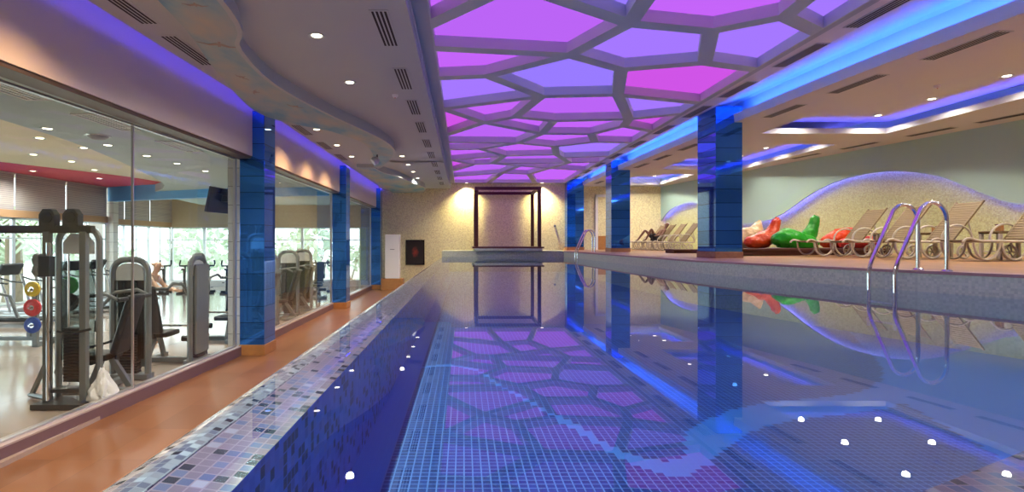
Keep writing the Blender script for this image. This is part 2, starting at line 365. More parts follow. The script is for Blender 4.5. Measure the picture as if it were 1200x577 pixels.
def thing(name, label, cat, loc=(0, 0, 0), rz=0.0, group=None):
    e = bpy.data.objects.new(name, None); COL.objects.link(e); e.empty_display_size = 0.2
    e.location = loc; e.rotation_euler = (0, 0, rz)
    return tag(e, label, cat, group)
def dup(root, loc=None, rz=None, label=None, group=None):
    r = root.copy(); COL.objects.link(r)
    if loc is not None: r.location = loc
    if rz is not None: r.rotation_euler = (0, 0, rz)
    if label: r['label'] = label
    if group: r['group'] = group
    for ch in list(root.children):
        c = ch.copy(); COL.objects.link(c); c.parent = r
        for g in list(ch.children):
            d = g.copy(); COL.objects.link(d); d.parent = c
    return r
def arc(c, r, a0, a1, n, plane='xz', ry=None):
    ry = ry or r; out = []
    for i in range(n+1):
        a = a0+(a1-a0)*i/n; u, v = r*math.cos(a), ry*math.sin(a)
        out.append({'xz': (c[0]+u, c[1], c[2]+v), 'xy': (c[0]+u, c[1]+v, c[2]), 'yz': (c[0], c[1]+u, c[2]+v)}[plane])
    return out
def interp(pts, y):
    """x for a given y along a polyline of (x, y) sorted by y"""
    for (x0, y0), (x1, y1) in zip(pts, pts[1:]):
        if y0 <= y <= y1: return x0+(x1-x0)*(y-y0)/(y1-y0)
    return pts[0][0] if y < pts[0][1] else pts[-1][0]
def smoothline(pts, k=6):
    """Catmull-Rom through 2-D points"""
    out = []; n = len(pts)
    for i in range(n-1):
        p0, p1, p2, p3 = pts[max(i-1, 0)], pts[i], pts[i+1], pts[min(i+2, n-1)]
        for j in range(k):
            t = j/k
            out.append(tuple(0.5*((2*p1[a])+(-p0[a]+p2[a])*t+(2*p0[a]-5*p1[a]+4*p2[a]-p3[a])*t*t+(-p0[a]+3*p1[a]-3*p2[a]+p3[a])*t**3) for a in range(2)))
    out.append(tuple(pts[-1])); return out
ORD = ['nearest', 'second', 'third', 'fourth', 'fifth', 'sixth', 'seventh', 'eighth', 'ninth', 'tenth', 'eleventh', 'twelfth', 'thirteenth', 'fourteenth', 'fifteenth']
def nth(i): return 'nearest' if i == 0 else ORD[i]+' nearest'
COUNT = {}
def nthv(key, x, y, z):
    """rank among those the picture shows"""
    if y > 0.5 and 0 < 543+640*x/y < 1200 and 0 < 284.5-640*(z-2.15)/y < 577:
        COUNT[key] = COUNT.get(key, -1)+1; return nth(COUNT[key])+' to viewer'
    return 'outside the picture'

# ------------------------------------------------------------------ levels (metres)
ZW, ZD, ZP = 1.54, 1.79, 0.90          # water, deck edge, pool bottom
ZLAT, ZLOUNGE, ZSTRIP, ZBAND, ZMAIN = 5.0, 4.85, 4.66, 4.55, 4.75
YB, YN = 26.3, -4.0                    # back wall, wall behind the viewer
def wallx(y): return 14.58-0.193*y     # lounge wall
EDGE = [(6.9, -1.5), (6.8, 2.0), (6.5, 4.0), (5.99, 5.83), (5.73, 6.58), (5.42, 7.7), (5.0, 9.5), (4.70, 11.0), (4.45, 18.0), (4.32, 23.5)]
def deckz(x): return ZD+0.011*max(0.0, x-4.6)
LIP = [(6.85, YN), (6.75, 3.0), (6.58, 6.4), (6.36, 8.2), (6.24, 9.6), (6.06, 12.6), (5.9, 16.5), (5.75, 20.5), (5.6, YB)]

# ------------------------------------------------------------------ shell: floors
struct(MB().box((-2.65, 11.15, -0.05), (3.5, 30.3, 0.1)).build('floor', M_walk))
struct(MB().box((-9.4, 11.15, -0.02), (10.0, 30.3, 0.14)).build('floor_gym', M_gymfloor))
# deck: strip from pool edge to the lounge wall
b = MB(); ys = [p[1] for p in EDGE]
edge_pts = [V((x, y, deckz(x))) for x, y in EDGE]
b.strip([(x+0.26, y, deckz(x)) for x, y in EDGE], [(wallx(y)+0.3, y, deckz(wallx(y))) for x, y in EDGE])
b.strip([(4.32+0.26, 23.5, ZD), (4.32+0.26, YB, ZD)], [(wallx(23.5)+.3, 23.5, deckz(wallx(23.5))), (wallx(YB)+.3, YB, deckz(wallx(YB)))])
b.strip([(7.16, YN, deckz(6.9)), (7.16, -1.5, deckz(6.9))], [(wallx(YN)+.3, YN, deckz(15)), (wallx(-1.5)+.3, -1.5, deckz(15))])
struct(b.build('floor_deck', M_deck))
b = MB(); b.strip([(x-0.015, y, deckz(x)) for x, y in EDGE], [(x+0.265, y, deckz(x)+0.001) for x, y in EDGE])
b.strip([(x-0.015, y, deckz(x)-0.035) for x, y in EDGE], [(x-0.015, y, deckz(x)) for x, y in EDGE])
struct(b.build('trim_1', M_coping))
b = MB(); b.strip([(x, y, ZP-0.02) for x, y in EDGE], [(x, y, deckz(x)-0.03) for x, y in EDGE])
struct(b.build('wall_pool_right', M_fascia))
# far end ledge of the pool
b = MB(); b.quad((-0.93, 23.5, ZP), (4.34, 23.5, ZP), (4.34, 23.5, ZD), (-0.93, 23.5, ZD))
b.quad((-0.93, 23.5, 0), (-0.93, YB, 0), (-0.93, YB, ZD), (-0.93, 23.5, ZD))
b.quad((-0.93, 23.5, ZD), (4.6, 23.5, ZD), (4.6, YB, ZD), (-0.93, YB, ZD))
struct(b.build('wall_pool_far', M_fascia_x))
# pool floor, bench and walls
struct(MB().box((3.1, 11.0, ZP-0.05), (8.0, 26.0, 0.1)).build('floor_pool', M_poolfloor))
b = MB(); b.quad((-0.61, -1.5, ZP), (-0.61, 23.5, ZP), (-0.61, 23.5, ZW-0.045), (-0.61, -1.5, ZW-0.045))
struct(b.build('wall_pool_left', M_mosw))
NEARB = [(-0.61, 0.52), (1.73, 1.70), (4.0, 2.85), (6.7, 3.3)]
b = MB()
b.quad((-0.802, -1.5, ZW-0.018), (-0.61, -1.5, ZW-0.045), (-0.61, 23.5, ZW-0.045), (-0.802, 23.5, ZW-0.018))
b.strip([(x, y, ZW-0.045) for x, y in NEARB], [(x, -1.5, ZW-0.045) for x, y in NEARB])
struct(b.build('floor_bench', M_mos))
b = MB(); b.strip([(x, y, ZP) for x, y in NEARB], [(x, y, ZW-0.045) for x, y in NEARB]); struct(b.build('wall_pool_near', M_mosw))
b = MB(); b.box((1.5, -2.75, 0.9), (5.2+6, 2.5, 1.78)); struct(b.build('floor_near', M_deck))
# overflow rim
prof = [(-0.97, 0.0), (-0.97, 1.455), (-0.955, 1.49), (-0.92, 1.515), (-0.875, 1.528), (-0.83, 1.532), (-0.80, 1.525), (-0.80, 1.3)]
b = MB(); b.prism(prof, -1.5, 23.5, 'xz'); struct(b.build('trim_2', M_mosrim, smooth=True))
# water
b = MB(); poly = [(-0.86, -1.5)]+[(x, y) for x, y in EDGE]+[(-0.86, 23.5)]
b.plate(poly, [], ZW)
water = b.build('pool_water', M_water)
for p in water.data.polygons: pass
tag(water, 'still clear pool water mirroring the purple ceiling', 'water', kind='stuff')

# ------------------------------------------------------------------ shell: walls
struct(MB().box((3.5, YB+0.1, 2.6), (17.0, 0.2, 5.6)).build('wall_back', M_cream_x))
struct(MB().box((0.5, YN-0.1, 2.6), (32.0, 0.2, 5.6)).build('wall_near', M_wall))
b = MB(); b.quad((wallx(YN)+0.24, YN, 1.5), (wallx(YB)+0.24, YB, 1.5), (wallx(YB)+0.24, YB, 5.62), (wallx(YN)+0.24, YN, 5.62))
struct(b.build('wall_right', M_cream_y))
WAVE = [(-4.0, 3.0), (-2.0, 3.0), (0.5, 3.9), (2.5, 4.1), (4.0, 3.75), (6.0, 3.1), (7.5, 2.92), (9.0, 2.88), (10.8, 2.88), (12.05, 3.0), (12.6, 3.22), (13.2, 3.55), (13.8, 3.84), (14.7, 4.07), (15.6, 4.12), (16.6, 4.02), (17.6, 3.70), (18.8, 3.13), (19.6, 2.92), (20.57, 2.84), (21.3, 2.95), (22.1, 3.35), (23.35, 3.80), (24.2, 3.91), (25.5, 3.68), (26.3, 3.2)]
WV = smoothline(WAVE, 6)
b = MB()
F0 = [(wallx(y), y, z) for y, z in WV]; F1 = [(wallx(y), y, 5.62) for y, z in WV]
K0 = [(wallx(y)+0.05, y, z) for y, z in WV]
b.strip(F0, F1); b.strip(F0, K0)
b.strip([(wallx(y)+0.05, y, z) for y, z in WV], [(wallx(y)+0.05, y, 5.62) for y, z in WV])
struct(b.build('wall_right_upper', M_wallg))
o = MB().tube([(wallx(y)+0.13, y, z+0.16) for y, z in WV if YN+0.1 < y < YB-0.05], 0.014, 6).build('led_strip', M_ledviolet)
tag(o, 'violet light strip hidden along the wavy edge of the right wall', 'led strip', 'led cove strips')
# left wall above the glazing
HDR = [(-4.22, YN), (-4.22, 2.0), (-4.12, 7.0), (-4.02, 10.4), (-4.02, YB)]
b = MB()
b.strip([(x, y, 3.80) for x, y in HDR], [(x, y, 4.9) for x, y in HDR])
b.strip([(x-0.31, y, 3.80) for x, y in HDR], [(x, y, 3.80) for x, y in HDR])
struct(b.build('wall_left', M_wall))
b = MB()
for (x0, y0), (x1, y1) in zip(HDR, HDR[1:]):
    b.prism([(x0-0.02, y0), (x1-0.02, y1), (x1-0.30, y1), (x0-0.30, y0)], 3.75, 3.80)
struct(b.build('trim_3', M_trim))
def glx(y):                             # plane of the gym glazing
    return -4.56+(y-5.0)*0.045 if y < 10.4 else -4.28
# curb
b = MB()
for y0, y1 in ((YN, 10.4), (11.0, 17.75), (18.35, 25.2)):
    b.prism([(glx(y0)+0.06, y0), (glx(y1)+0.06, y1), (glx(y1)-0.14, y1), (glx(y0)-0.14, y0)], 0.0, 0.16)
struct(b.build('baseboard_left', M_curb))
b = MB()
for y0, y1 in ((YN, 10.4), (11.0, 17.75), (18.35, 25.2)):
    b.prism([(glx(y0)+0.065, y0), (glx(y1)+0.065, y1), (glx(y1)-0.145, y1), (glx(y0)-0.145, y0)], 0.16, 0.18)
struct(b.build('trim_4', M_curbtop))
# glazing panes with their posts
k = 0
for y0, y1 in ((YN+0.02, 0.9), (0.92, 7.35), (7.37, 10.36), (11.03, 17.72), (18.38, 25.17)):
    k += 1
    w = struct(MB().prism([(glx(y0), y0), (glx(y1), y1), (glx(y1)-0.012, y1), (glx(y0)-0.012, y0)], 0.18, 3.75).build('window_%d' % k, M_glass))
    b = MB()
    if k in (3, 4, 5): b.box((glx(y1)-0.005, y1-0.03, 1.955), (0.05, 0.06, 3.55))
    if k == 3: b.box((glx(y0)-0.005, y0-0.01, 1.965), (0.03, 0.018, 3.57))
    if k in (4, 5): b.box((glx(y0)-0.005, y0+0.02, 1.955), (0.05, 0.04, 3.55))
    b.prism([(glx(y0)+0.02, y0), (glx(y1)+0.02, y1), (glx(y1)-0.03, y1), (glx(y0)-0.03, y0)], 0.18, 0.2)
    b.prism([(glx(y0)+0.02, y0), (glx(y1)+0.02, y1), (glx(y1)-0.03, y1), (glx(y0)-0.03, y0)], 3.725, 3.75)
    b.build('frame', M_alu, w)

# ------------------------------------------------------------------ columns
def column(name, x0, x1, y0, y1, z0, z1, plinth_h, plmat, label, group):
    cx, cy = (x0+x1)/2, (y0+y1)/2
    t = thing(name, label, 'column', (cx, cy, z0), 0, group)
    MB().box((0, 0, (z1-z0+plinth_h)/2), (x1-x0, y1-y0, z1-z0-plinth_h), bevel=0.006, seg=1).build('mirror_cladding', M_bluemirror, t)
    MB().box((0, 0, plinth_h/2), (x1-x0+0.03, y1-y0+0.03, plinth_h), bevel=0.006, seg=1).build('plinth', plmat, t)
    return t
G1 = 'blue mirrored columns along the gym wall'
column('column', -4.26, -3.79, 10.4, 11.0, 0, ZSTRIP, 0.2, M_plinthwood, 'blue mirror-clad column by the gym glazing, nearest of its row', G1)
column('column', -4.26, -3.81, 17.75, 18.35, 0, ZSTRIP, 0.2, M_plinthwood, 'blue mirror-clad column by the gym glazing, middle of its row', G1)
column('column', -4.26, -3.83, 25.2, 25.8, 0, ZSTRIP, 0.2, M_plinthwood, 'blue mirror-clad column beside the white air conditioner', G1)
G2 = 'blue mirrored columns along the lounge deck'
column('column', 5.66, 6.26, 12.25, 13.2, deckz(6)-0.01, 5.22, 0.15, M_brownmarble, 'broad blue mirror-clad column on the deck before the bean bags', G2)
column('column', 5.50, 6.2, 20.3, 21.1, deckz(6)-0.01, 5.22, 0.15, M_brownmarble, 'blue mirror-clad column standing behind the far pool ladder', G2)
column('column', 4.87, 5.66, 25.65, 26.25, ZD, 5.14, 0.15, M_brownmarble, 'blue mirror-clad column against the cream back wall', G2)
struct(MB().box((-4.44, 10.9, 1.95), (0.30, 0.5, 3.9)).build('wall_gym_pier', M_whitetile))

# ------------------------------------------------------------------ ceilings
struct(MB().box((-2.5, 11.15, ZSTRIP+0.2), (3.8, 30.3, 0.06)).build('ceiling_upper', M_ceil))
# strip along the gym wall
BANDR = [(-2.35, YN), (-2.2, 1.5), (-2.42, 5.62), (-2.77, 6.75), (-2.86, 8.28), (-2.53, 10.14), (-2.05, 11.95), (-1.82, 13.3), (-1.86, 14.7), (-2.35, 16.6), (-2.75, 17.6)]
BANDL = [(-2.9, YN), (-2.7, 1.5), (-3.05, 5.62), (-3.45, 7.6), (-3.79, 9.81), (-3.55, 10.9), (-2.85, 11.8), (-2.42, 13.2), (-2.45, 14.7), (-2.65, 16.3), (-2.85, 17.4)]
br = smoothline(BANDR, 6); bl = smoothline(BANDL, 6)
b = MB(); b.strip([(interp(HDR, y)+0.26, y, ZSTRIP) for x, y in br], [(x-0.05, y, ZSTRIP) for x, y in br])
b.strip([(interp(HDR, y)+0.26, y, ZSTRIP) for x, y in br], [(interp(HDR, y)+0.26, y, ZSTRIP+0.035) for x, y in br])
b.strip([(-3.76, 17.6, ZSTRIP), (-3.76, YB, ZSTRIP)], [(-2.8, 17.6, ZSTRIP), (-2.8, YB, ZSTRIP)])
struct(b.build('ceiling_strip', M_ceil))
def band(name, R, Lf, z0, z1, mat):
    bb = MB(); n = len(R)
    bb.strip([(x, y, z0) for x, y in Lf], [(x, y, z0) for x, y in R])
    return struct(bb.build(name, mat))
def ribbon(name, R, z0, z1, mat, lip=0.03):
    bb = MB()
    bb.strip([(x, y, z0-0.0) for x, y in R], [(x+0.0, y, z1) for x, y in R])
    bb.strip([(x-0.03, y, z0-0.012) for x, y in R], [(x+lip, y, z0-0.012) for x, y in R])
    bb.strip([(x+lip, y, z0-0.012) for x, y in R], [(x+lip, y, z0+0.05) for x, y in R])
    bb.strip([(x+lip, y, z0+0.05) for x, y in R], [(x, y, z0+0.05) for x, y in R])
    return struct(bb.build(name, mat, smooth=True))
skyband = band('ceiling_sky_band', br, bl, ZBAND, ZMAIN, M_cloud)
bb = MB()
for x, y, r, k in [(-2.95, 6.6, 0.4, 1.0), (-3.2, 7.9, 1.2, 0.55), (-3.3, 8.7, 2.0, 0.6), (-2.95, 9.6, 0.9, 0.7), (-2.7, 5.5, 0.2, 0.5)]:
    def bp_(u, v): return (x+k*0.3*(u*math.cos(r)-v*math.sin(r)), y+k*0.3*(u*math.sin(r)+v*math.cos(r)))
    for sgn in (-1, 1): bb.prism([bp_(0, 0.12), bp_(sgn*0.35, 0.28), bp_(sgn*0.85, 0.02), bp_(sgn*0.4, 0.12), bp_(sgn*0.08, -0.12)][::sgn], ZBAND-0.004, ZBAND-0.001)
    bb.prism([bp_(-0.06, 0.3), bp_(0.06, 0.3), bp_(0.05, -0.3), bp_(-0.05, -0.3)], ZBAND-0.004, ZBAND-0.001)
bb.build('painted_bird', pbr('bird_paint', (0.42, 0.36, 0.30), 0.8), skyband)
ribbon('trim_5', br, ZBAND, ZMAIN, M_ceil)
b = MB(); b.strip([(x, y, ZBAND) for x, y in bl], [(x, y, ZSTRIP) for x, y in bl]); struct(b.build('trim_6', M_ceil))
B2R = smoothline([(-2.85, 17.4), (-2.75, 18.6), (-2.4, 19.8), (-2.12, 21.4), (-1.80, 23.0), (-1.7, 24.4), (-2.0, 26.25)], 6)
B2L = [(-3.4, y) for x, y in B2R]
band('ceiling_sky_band_far', B2R, B2L, ZBAND, ZMAIN, M_cloud); struct(MB().quad((-3.4, 17.4, ZBAND), (-2.85, 17.4, ZBAND), (-2.85, 17.4, ZMAIN), (-3.4, 17.4, ZMAIN)).quad((-3.4, 17.4, ZBAND), (-3.4, YB, ZBAND), (-3.4, YB, ZMAIN), (-3.4, 17.4, ZMAIN)).build('trim_12', M_ceil)); ribbon('trim_7', B2R, ZBAND, ZMAIN, M_ceil)
# ceiling between band and light field
STEP = -0.62
b = MB(); rr = br+B2R
b.strip([(x-0.4, y, ZMAIN) for x, y in rr], [(STEP, y, ZMAIN) for x, y in rr])
b.strip([(STEP, y, ZMAIN) for x, y in rr], [(STEP, y, ZLAT+0.05) for x, y in rr])
struct(b.build('ceiling_left', M_ceil))
PX0, PX1, PY0, PY1 = -0.43, 4.80, 1.0, 26.0
b = MB()
b.strip([(STEP, YN, ZLAT), (STEP, YB, ZLAT)], [(PX0, YN, ZLAT), (PX0, YB, ZLAT)])
b.quad((PX0, PY1, ZLAT), (PX1, PY1, ZLAT), (PX1, YB, ZLAT), (PX0, YB, ZLAT))
b.quad((PX0, YN, ZLAT), (PX1, YN, ZLAT), (PX1, PY0, ZLAT), (PX0, PY0, ZLAT))
ZBORD = 5.15
b.strip([(PX1, YN, ZLAT), (PX1, YB, ZLAT)], [(PX1+0.1, YN, ZLAT), (PX1+0.1, YB, ZLAT)])
b.strip([(PX1+0.1, YN, ZLAT), (PX1+0.1, YB, ZLAT)], [(PX1+0.1, YN, ZBORD), (PX1+0.1, YB, ZBORD)])
struct(b.build('ceiling_border', M_ceil))
b = MB(); b.strip([(PX1+0.1, y, ZBORD) for x, y in LIP], [(5.5, y, ZBORD) for x, y in LIP])
b.strip([(5.5, y, ZBORD) for x, y in LIP], [(x+0.2, y, 5.40) for x, y in LIP]); b.strip([(x+0.2, y, 5.40) for x, y in LIP], [(x+0.36, y, 5.40) for x, y in LIP])
b.strip([(x+0.36, y, 5.40) for x, y in LIP], [(x+0.36, y, ZLOUNGE) for x, y in LIP])
struct(b.build('ceiling_cove', M_white))
struct(MB().box((7.0, 11.15, 5.63), (16.0, 30.3, 0.06)).build('light_block_roof', M_white))  # unseen slab added to keep sky light out of the coffers
# lounge ceiling with three coffers
COF = [(7.35, 10.45, -2.5, 13.5), (7.25, 10.25, 15.0, 20.1), (7.0, 9.15, 21.6, 25.6)]
b = MB()
outer = [(x, y) for x, y in LIP]+[(wallx(YB)+0.1, YB), (wallx(YN)+0.1, YN)]
b.plate(outer, [[(x0, y0), (x1, y0), (x1, y1), (x0, y1)] for x0, x1, y0, y1 in COF], ZLOUNGE)
struct(b.build('ceiling_lounge', M_ceil2))
b = MB()
for x0, x1, y0, y1 in COF:
    P4 = [(x0, y0), (x1, y0), (x1, y1), (x0, y1), (x0, y0)]
    b.strip([(x, y, ZLOUNGE) for x, y in P4], [(x, y, ZLOUNGE+0.13) for x, y in P4])
struct(b.build('trim_8', M_ceil2))
b = MB()
for x0, x1, y0, y1 in COF: b.box(((x0+x1)/2, (y0+y1)/2, 5.22), (x1-x0+0.6, y1-y0+0.6, 0.03))
struct(b.build('ceiling_coffers', M_ceil2))
b = MB()
b.strip([(x, y, ZLOUNGE) for x, y in LIP], [(x-0.02, y, ZLOUNGE+0.18) for x, y in LIP])
b.strip([(x-0.02, y, ZLOUNGE+0.18) for x, y in LIP], [(x+0.04, y, ZLOUNGE+0.18) for x, y in LIP])
b.strip([(x+0.04, y, ZLOUNGE+0.18) for x, y in LIP], [(x+0.04, y, ZLOUNGE) for x, y in LIP])
b.strip([(x+0.04, y, ZLOUNGE+0.02) for x, y in LIP], [(x+0.9, y, ZLOUNGE+0.02) for x, y in LIP])
struct(b.build('trim_9', M_white))
GL = 'led cove strips'
for (y0, y1, w_) in ((YN+0.1, 12.2, 'nearest stretch'), (13.25, 20.25, 'middle stretch'), (21.15, 25.6, 'farthest stretch')):
    pp = [(interp(LIP, y0), y0)]+[p for p in LIP if y0 < p[1] < y1]+[(interp(LIP, y1), y1)]
    o = MB().tube([(x+0.12, y, ZLOUNGE+0.165) for x, y in pp], 0.02, 6).build('led_strip', M_ledblue)
    tag(o, 'blue light strip behind the ceiling lip over the deck, '+w_, 'led strip', GL)
nm = ['nearest', 'middle', 'farthest']
for i, (x0, x1, y0, y1) in enumerate(COF):
    e = 0.08
    pts = [(x0-e, y0-e, ZLOUNGE+0.07), (x1+e, y0-e, ZLOUNGE+0.07), (x1+e, y1+e, ZLOUNGE+0.07), (x0-e, y1+e, ZLOUNGE+0.07)]
    o = MB().tube(pts, 0.012, 6, closed=True).build('led_strip', M_ledviolet)
    tag(o, 'violet light strip around the %s ceiling coffer of the lounge' % nm[i], 'led strip', GL)
o = MB().tube([(x+0.31, y, ZSTRIP+0.06) for x, y in HDR if y > YN+0.1][:-1]+[(-3.71, YB-0.1, ZSTRIP+0.06)], 0.012, 6).build('led_strip', emit('violet_led_soft', (0.10, 0.06, 1.0), 20.0))
tag(o, 'violet light strip in the slot above the left wall over the gym glass', 'led strip', GL)

# ------------------------------------------------------------------ honeycomb light field
# rib junctions in plan (x, y) at lattice height
JN = {
    'L1': (-0.430, 7.139),
    'L2': (-0.430, 8.018),
    'L3': (-0.430, 9.475),
    'L4': (-0.430, 11.655),
    'L5': (-0.430, 14.453),
    'L6': (-0.430, 15.523),
    'L7': (-0.430, 16.734),
    'L8': (-0.430, 18.902),
    'L9': (-0.430, 21.740),
    'R1': (4.800, 7.400),
    'R2': (4.800, 9.007),
    'R3': (4.800, 11.156),
    'R4': (4.800, 12.120),
    'R5': (4.800, 13.977),
    'R6': (4.800, 15.590),
    'R7': (4.800, 18.059),
    'R8': (4.800, 19.302),
    'R9': (4.800, 21.586),
    'J0': (0.565, 6.030),
    'J1': (1.623, 8.310),
    'J2': (2.167, 7.111),
    'J3': (3.339, 7.370),
    'J4': (4.062, 6.896),
    'J5': (3.832, 8.665),
    'J6': (2.604, 9.007),
    'J7': (2.982, 10.543),
    'J8': (1.517, 10.667),
    'J9': (3.826, 12.623),
    'J10': (0.424, 9.354),
    'J11': (1.183, 12.408),
    'J12': (0.487, 12.982),
    'J14': (2.056, 14.306),
    'J15': (2.120, 12.800),
    'J16': (1.566, 15.657),
    'J17': (3.366, 14.362),
    'J18': (3.925, 13.363),
    'J19': (3.719, 15.458),
    'J20': (2.711, 16.213),
    'J21': (0.521, 16.658),
    'J22': (1.348, 17.970),
    'J27': (3.016, 17.709),
    'J23': (3.780, 19.508),
    'J26': (3.294, 18.332),
    'J24': (1.048, 19.719),
    'J25': (0.374, 19.934),
    'J29': (2.090, 20.267),
    'J30': (1.574, 22.380),
    'J31': (3.309, 20.966),
    'J32': (2.743, 22.800),
    'K2': (2.116, 5.763),
    'K3': (3.980, 5.763),
    'K1': (0.700, 4.900),
    'K5': (1.700, 4.500),
    'K6': (3.200, 4.700),
    'L0': (-0.430, 4.600),
    'R0': (4.800, 5.100),
    'M1': (1.200, 3.000),
    'M2': (2.900, 3.000),
    'LM': (-0.430, 2.800),
    'RM': (4.800, 2.900),
    'N0': (-0.430, 1.000),
    'N1': (1.600, 1.000),
    'N2': (3.200, 1.000),
    'N3': (4.800, 1.000),
    'F0': (-0.430, 26.000),
    'F1': (1.200, 26.000),
    'F2': (3.400, 26.000),
    'F3': (4.800, 26.000),
    'L10': (-0.430, 23.600),
}
CELLS = [
    ('L1 J0 K1 L0'.split(), 0),
    ('J0 J2 K2 K5 K1'.split(), 3),
    ('J2 J3 J4 K3 K6 K2'.split(), 0),
    ('J4 R1 R0 K3'.split(), 1),
    ('L0 K1 K5 M1 LM'.split(), 0),
    ('K5 K2 K6 M2 M1'.split(), 1),
    ('K6 K3 R0 RM M2'.split(), 4),
    ('LM M1 N1 N0'.split(), 1),
    ('M1 M2 N2 N1'.split(), 0),
    ('M2 RM N3 N2'.split(), 3),
    ('L1 J0 J2 J1 L2'.split(), 4),
    ('L2 J1 J10 L3'.split(), 0),
    ('J1 J6 J7 J8 J10'.split(), 3),
    ('L3 J10 J8 L4'.split(), 1),
    ('J2 J3 J5 J6 J1'.split(), 1),
    ('J3 J4 R1 R2 J5'.split(), 1),
    ('J5 R2 R3 J7 J6'.split(), 2),
    ('J7 R3 R4 J9'.split(), 1),
    ('J8 J7 J9 J15 J11'.split(), 4),
    ('L4 J8 J11 J12'.split(), 0),
    ('L4 J12 L5'.split(), 2),
    ('J12 J11 J15 J14'.split(), 0),
    ('J15 J9 J18 J17 J14'.split(), 0),
    ('J9 R4 R5 J18'.split(), 2),
    ('L5 J12 J14 J16 L6'.split(), 4),
    ('J14 J17 J19 J20 J16'.split(), 0),
    ('J18 R5 R6 J19 J17'.split(), 0),
    ('L6 J16 J21 L7'.split(), 0),
    ('J16 J20 J27 J22 J21'.split(), 0),
    ('J19 R6 R7 J26 J27 J20'.split(), 1),
    ('L7 J21 J22 L8'.split(), 0),
    ('J22 J27 J26 J23 J24'.split(), 4),
    ('L8 J22 J24 J25'.split(), 0),
    ('J26 R7 R8 J23'.split(), 0),
    ('L8 J25 L9'.split(), 2),
    ('L9 J25 J24 J29 J30 L10'.split(), 4),
    ('J24 J23 J31 J29'.split(), 0),
    ('J29 J31 J32 J30'.split(), 0),
    ('J23 R8 R9 J31'.split(), 4),
    ('L10 J30 F1 F0'.split(), 0),
    ('J30 J32 F2 F1'.split(), 4),
    ('J31 R9 F3 F2 J32'.split(), 0),
]
field = thing('honeycomb_ceiling_light', 'large purple honeycomb light field set in the ceiling above the pool', 'ceiling light', (0, 0, ZLAT))
def inset(names, w):
    pts = [JN[n] for n in names]
    ar = sum(pts[i][0]*pts[(i+1) % len(pts)][1]-pts[(i+1) % len(pts)][0]*pts[i][1] for i in range(len(pts)))
    if ar < 0: pts = pts[::-1]
    n = len(pts); lines = []
    for i in range(n):
        p, q = pts[i], pts[(i+1) % n]; dx, dy = q[0]-p[0], q[1]-p[1]; l = math.hypot(dx, dy)
        edge = (abs(p[0]-PX0) < 1e-3 and abs(q[0]-PX0) < 1e-3) or (abs(p[0]-PX1) < 1e-3 and abs(q[0]-PX1) < 1e-3) or (abs(p[1]-PY1) < 1e-3 and abs(q[1]-PY1) < 1e-3) or (abs(p[1]-PY0) < 1e-3 and abs(q[1]-PY0) < 1e-3)
        o = 0.02 if edge else w
        nx, ny = -dy/l, dx/l; lines.append((nx, ny, nx*p[0]+ny*p[1]+o))
    out = []
    for i in range(n):
        a1, b1, c1 = lines[i-1]; a2, b2, c2 = lines[i]; det = a1*b2-a2*b1
        if abs(det) < 0.08: out.append((pts[i][0]+a2*w, pts[i][1]+b2*w))
        else: out.append(((c1*b2-c2*b1)/det, (a1*c2-a2*c1)/det))
    return pts, out
lat = MB(); rings = [inset(c, 0.11) for c, h in CELLS]; cells = [r[1] for r in rings]
HUES = [(0.56, 0.13, 0.95), (0.38, 0.19, 1.0), (0.63, 0.09, 0.80), (0.32, 0.20, 1.0), (0.50, 0.13, 0.92)]
for P_, Q_ in rings:
    n = len(P_)
    for i in range(n):
        j = (i+1) % n
        lat.quad((P_[i][0], P_[i][1], 0), (P_[j][0], P_[j][1], 0), (Q_[j][0], Q_[j][1], 0), (Q_[i][0], Q_[i][1], 0))
REC = 0.17
for c in cells:
    cc = c+[c[0]]
    lat.strip([(p[0], p[1], 0.0) for p in cc], [(p[0], p[1], REC) for p in cc])
lat.build('lattice', M_lattice, field, recalc=False)
for c, (nm_, h) in zip(cells, CELLS):
    q = MB(); q.bm.faces.new([q.bm.verts.new(V((p[0], p[1], REC-0.01))) for p in c])
    o = q.build('light_panel', emit('lit_panel_%d' % h, HUES[h], 1.0), field, recalc=False)
    if o.data.polygons[0].normal.z > 0: o.data.flip_normals()

# ------------------------------------------------------------------ ceiling fittings
LK = 5.5
def spot(loc, power, col=(1.0, 0.88, 0.72), size=2.75, blend=1.0, rad=0.06):
    l = bpy.data.lights.new('spot', 'SPOT'); l.energy = power*LK; l.color = col; l.spot_size = size; l.spot_blend = blend; l.shadow_soft_size = rad
    o = bpy.data.objects.new('spot_lamp', l); COL.objects.link(o); o.location = loc
    return o
proto = thing('downlight', 'x', 'ceiling light')
MB().lathe([(0.062, -0.001), (0.10, -0.012), (0.105, -0.006), (0.105, 0.0)], seg=24).build('trim_ring', M_ceil, proto, smooth=True)
MB().disc((0, 0, -0.004), 0.064, 'z', 0.006, 20).build('lamp_face', M_warmlamp, proto)
first = [True]
def downlight(x, y, z, label, group, power=0, **kw):
    if first[0]:
        first[0] = False; o = proto; o.location = (x, y, z); o['label'] = label; o['group'] = group
    else: o = dup(proto, (x, y, z), 0, label, group)
    if power > 0: spot((x, y, z-0.03), power, **kw)
    return o
for i, y in enumerate([-2.0, 1.0, 2.95, 4.9, 6.85, 8.85, 16.4, 18.2, 20.0, 22.0]):  # frontmost out-of-view lamps are added to brighten the end behind the viewer
    downlight(-1.84, y, ZMAIN, 'round downlight in the grey ceiling left of the pool, %s' % nthv('a', -1.84, y, ZMAIN), 'downlights left of the pool', 85)
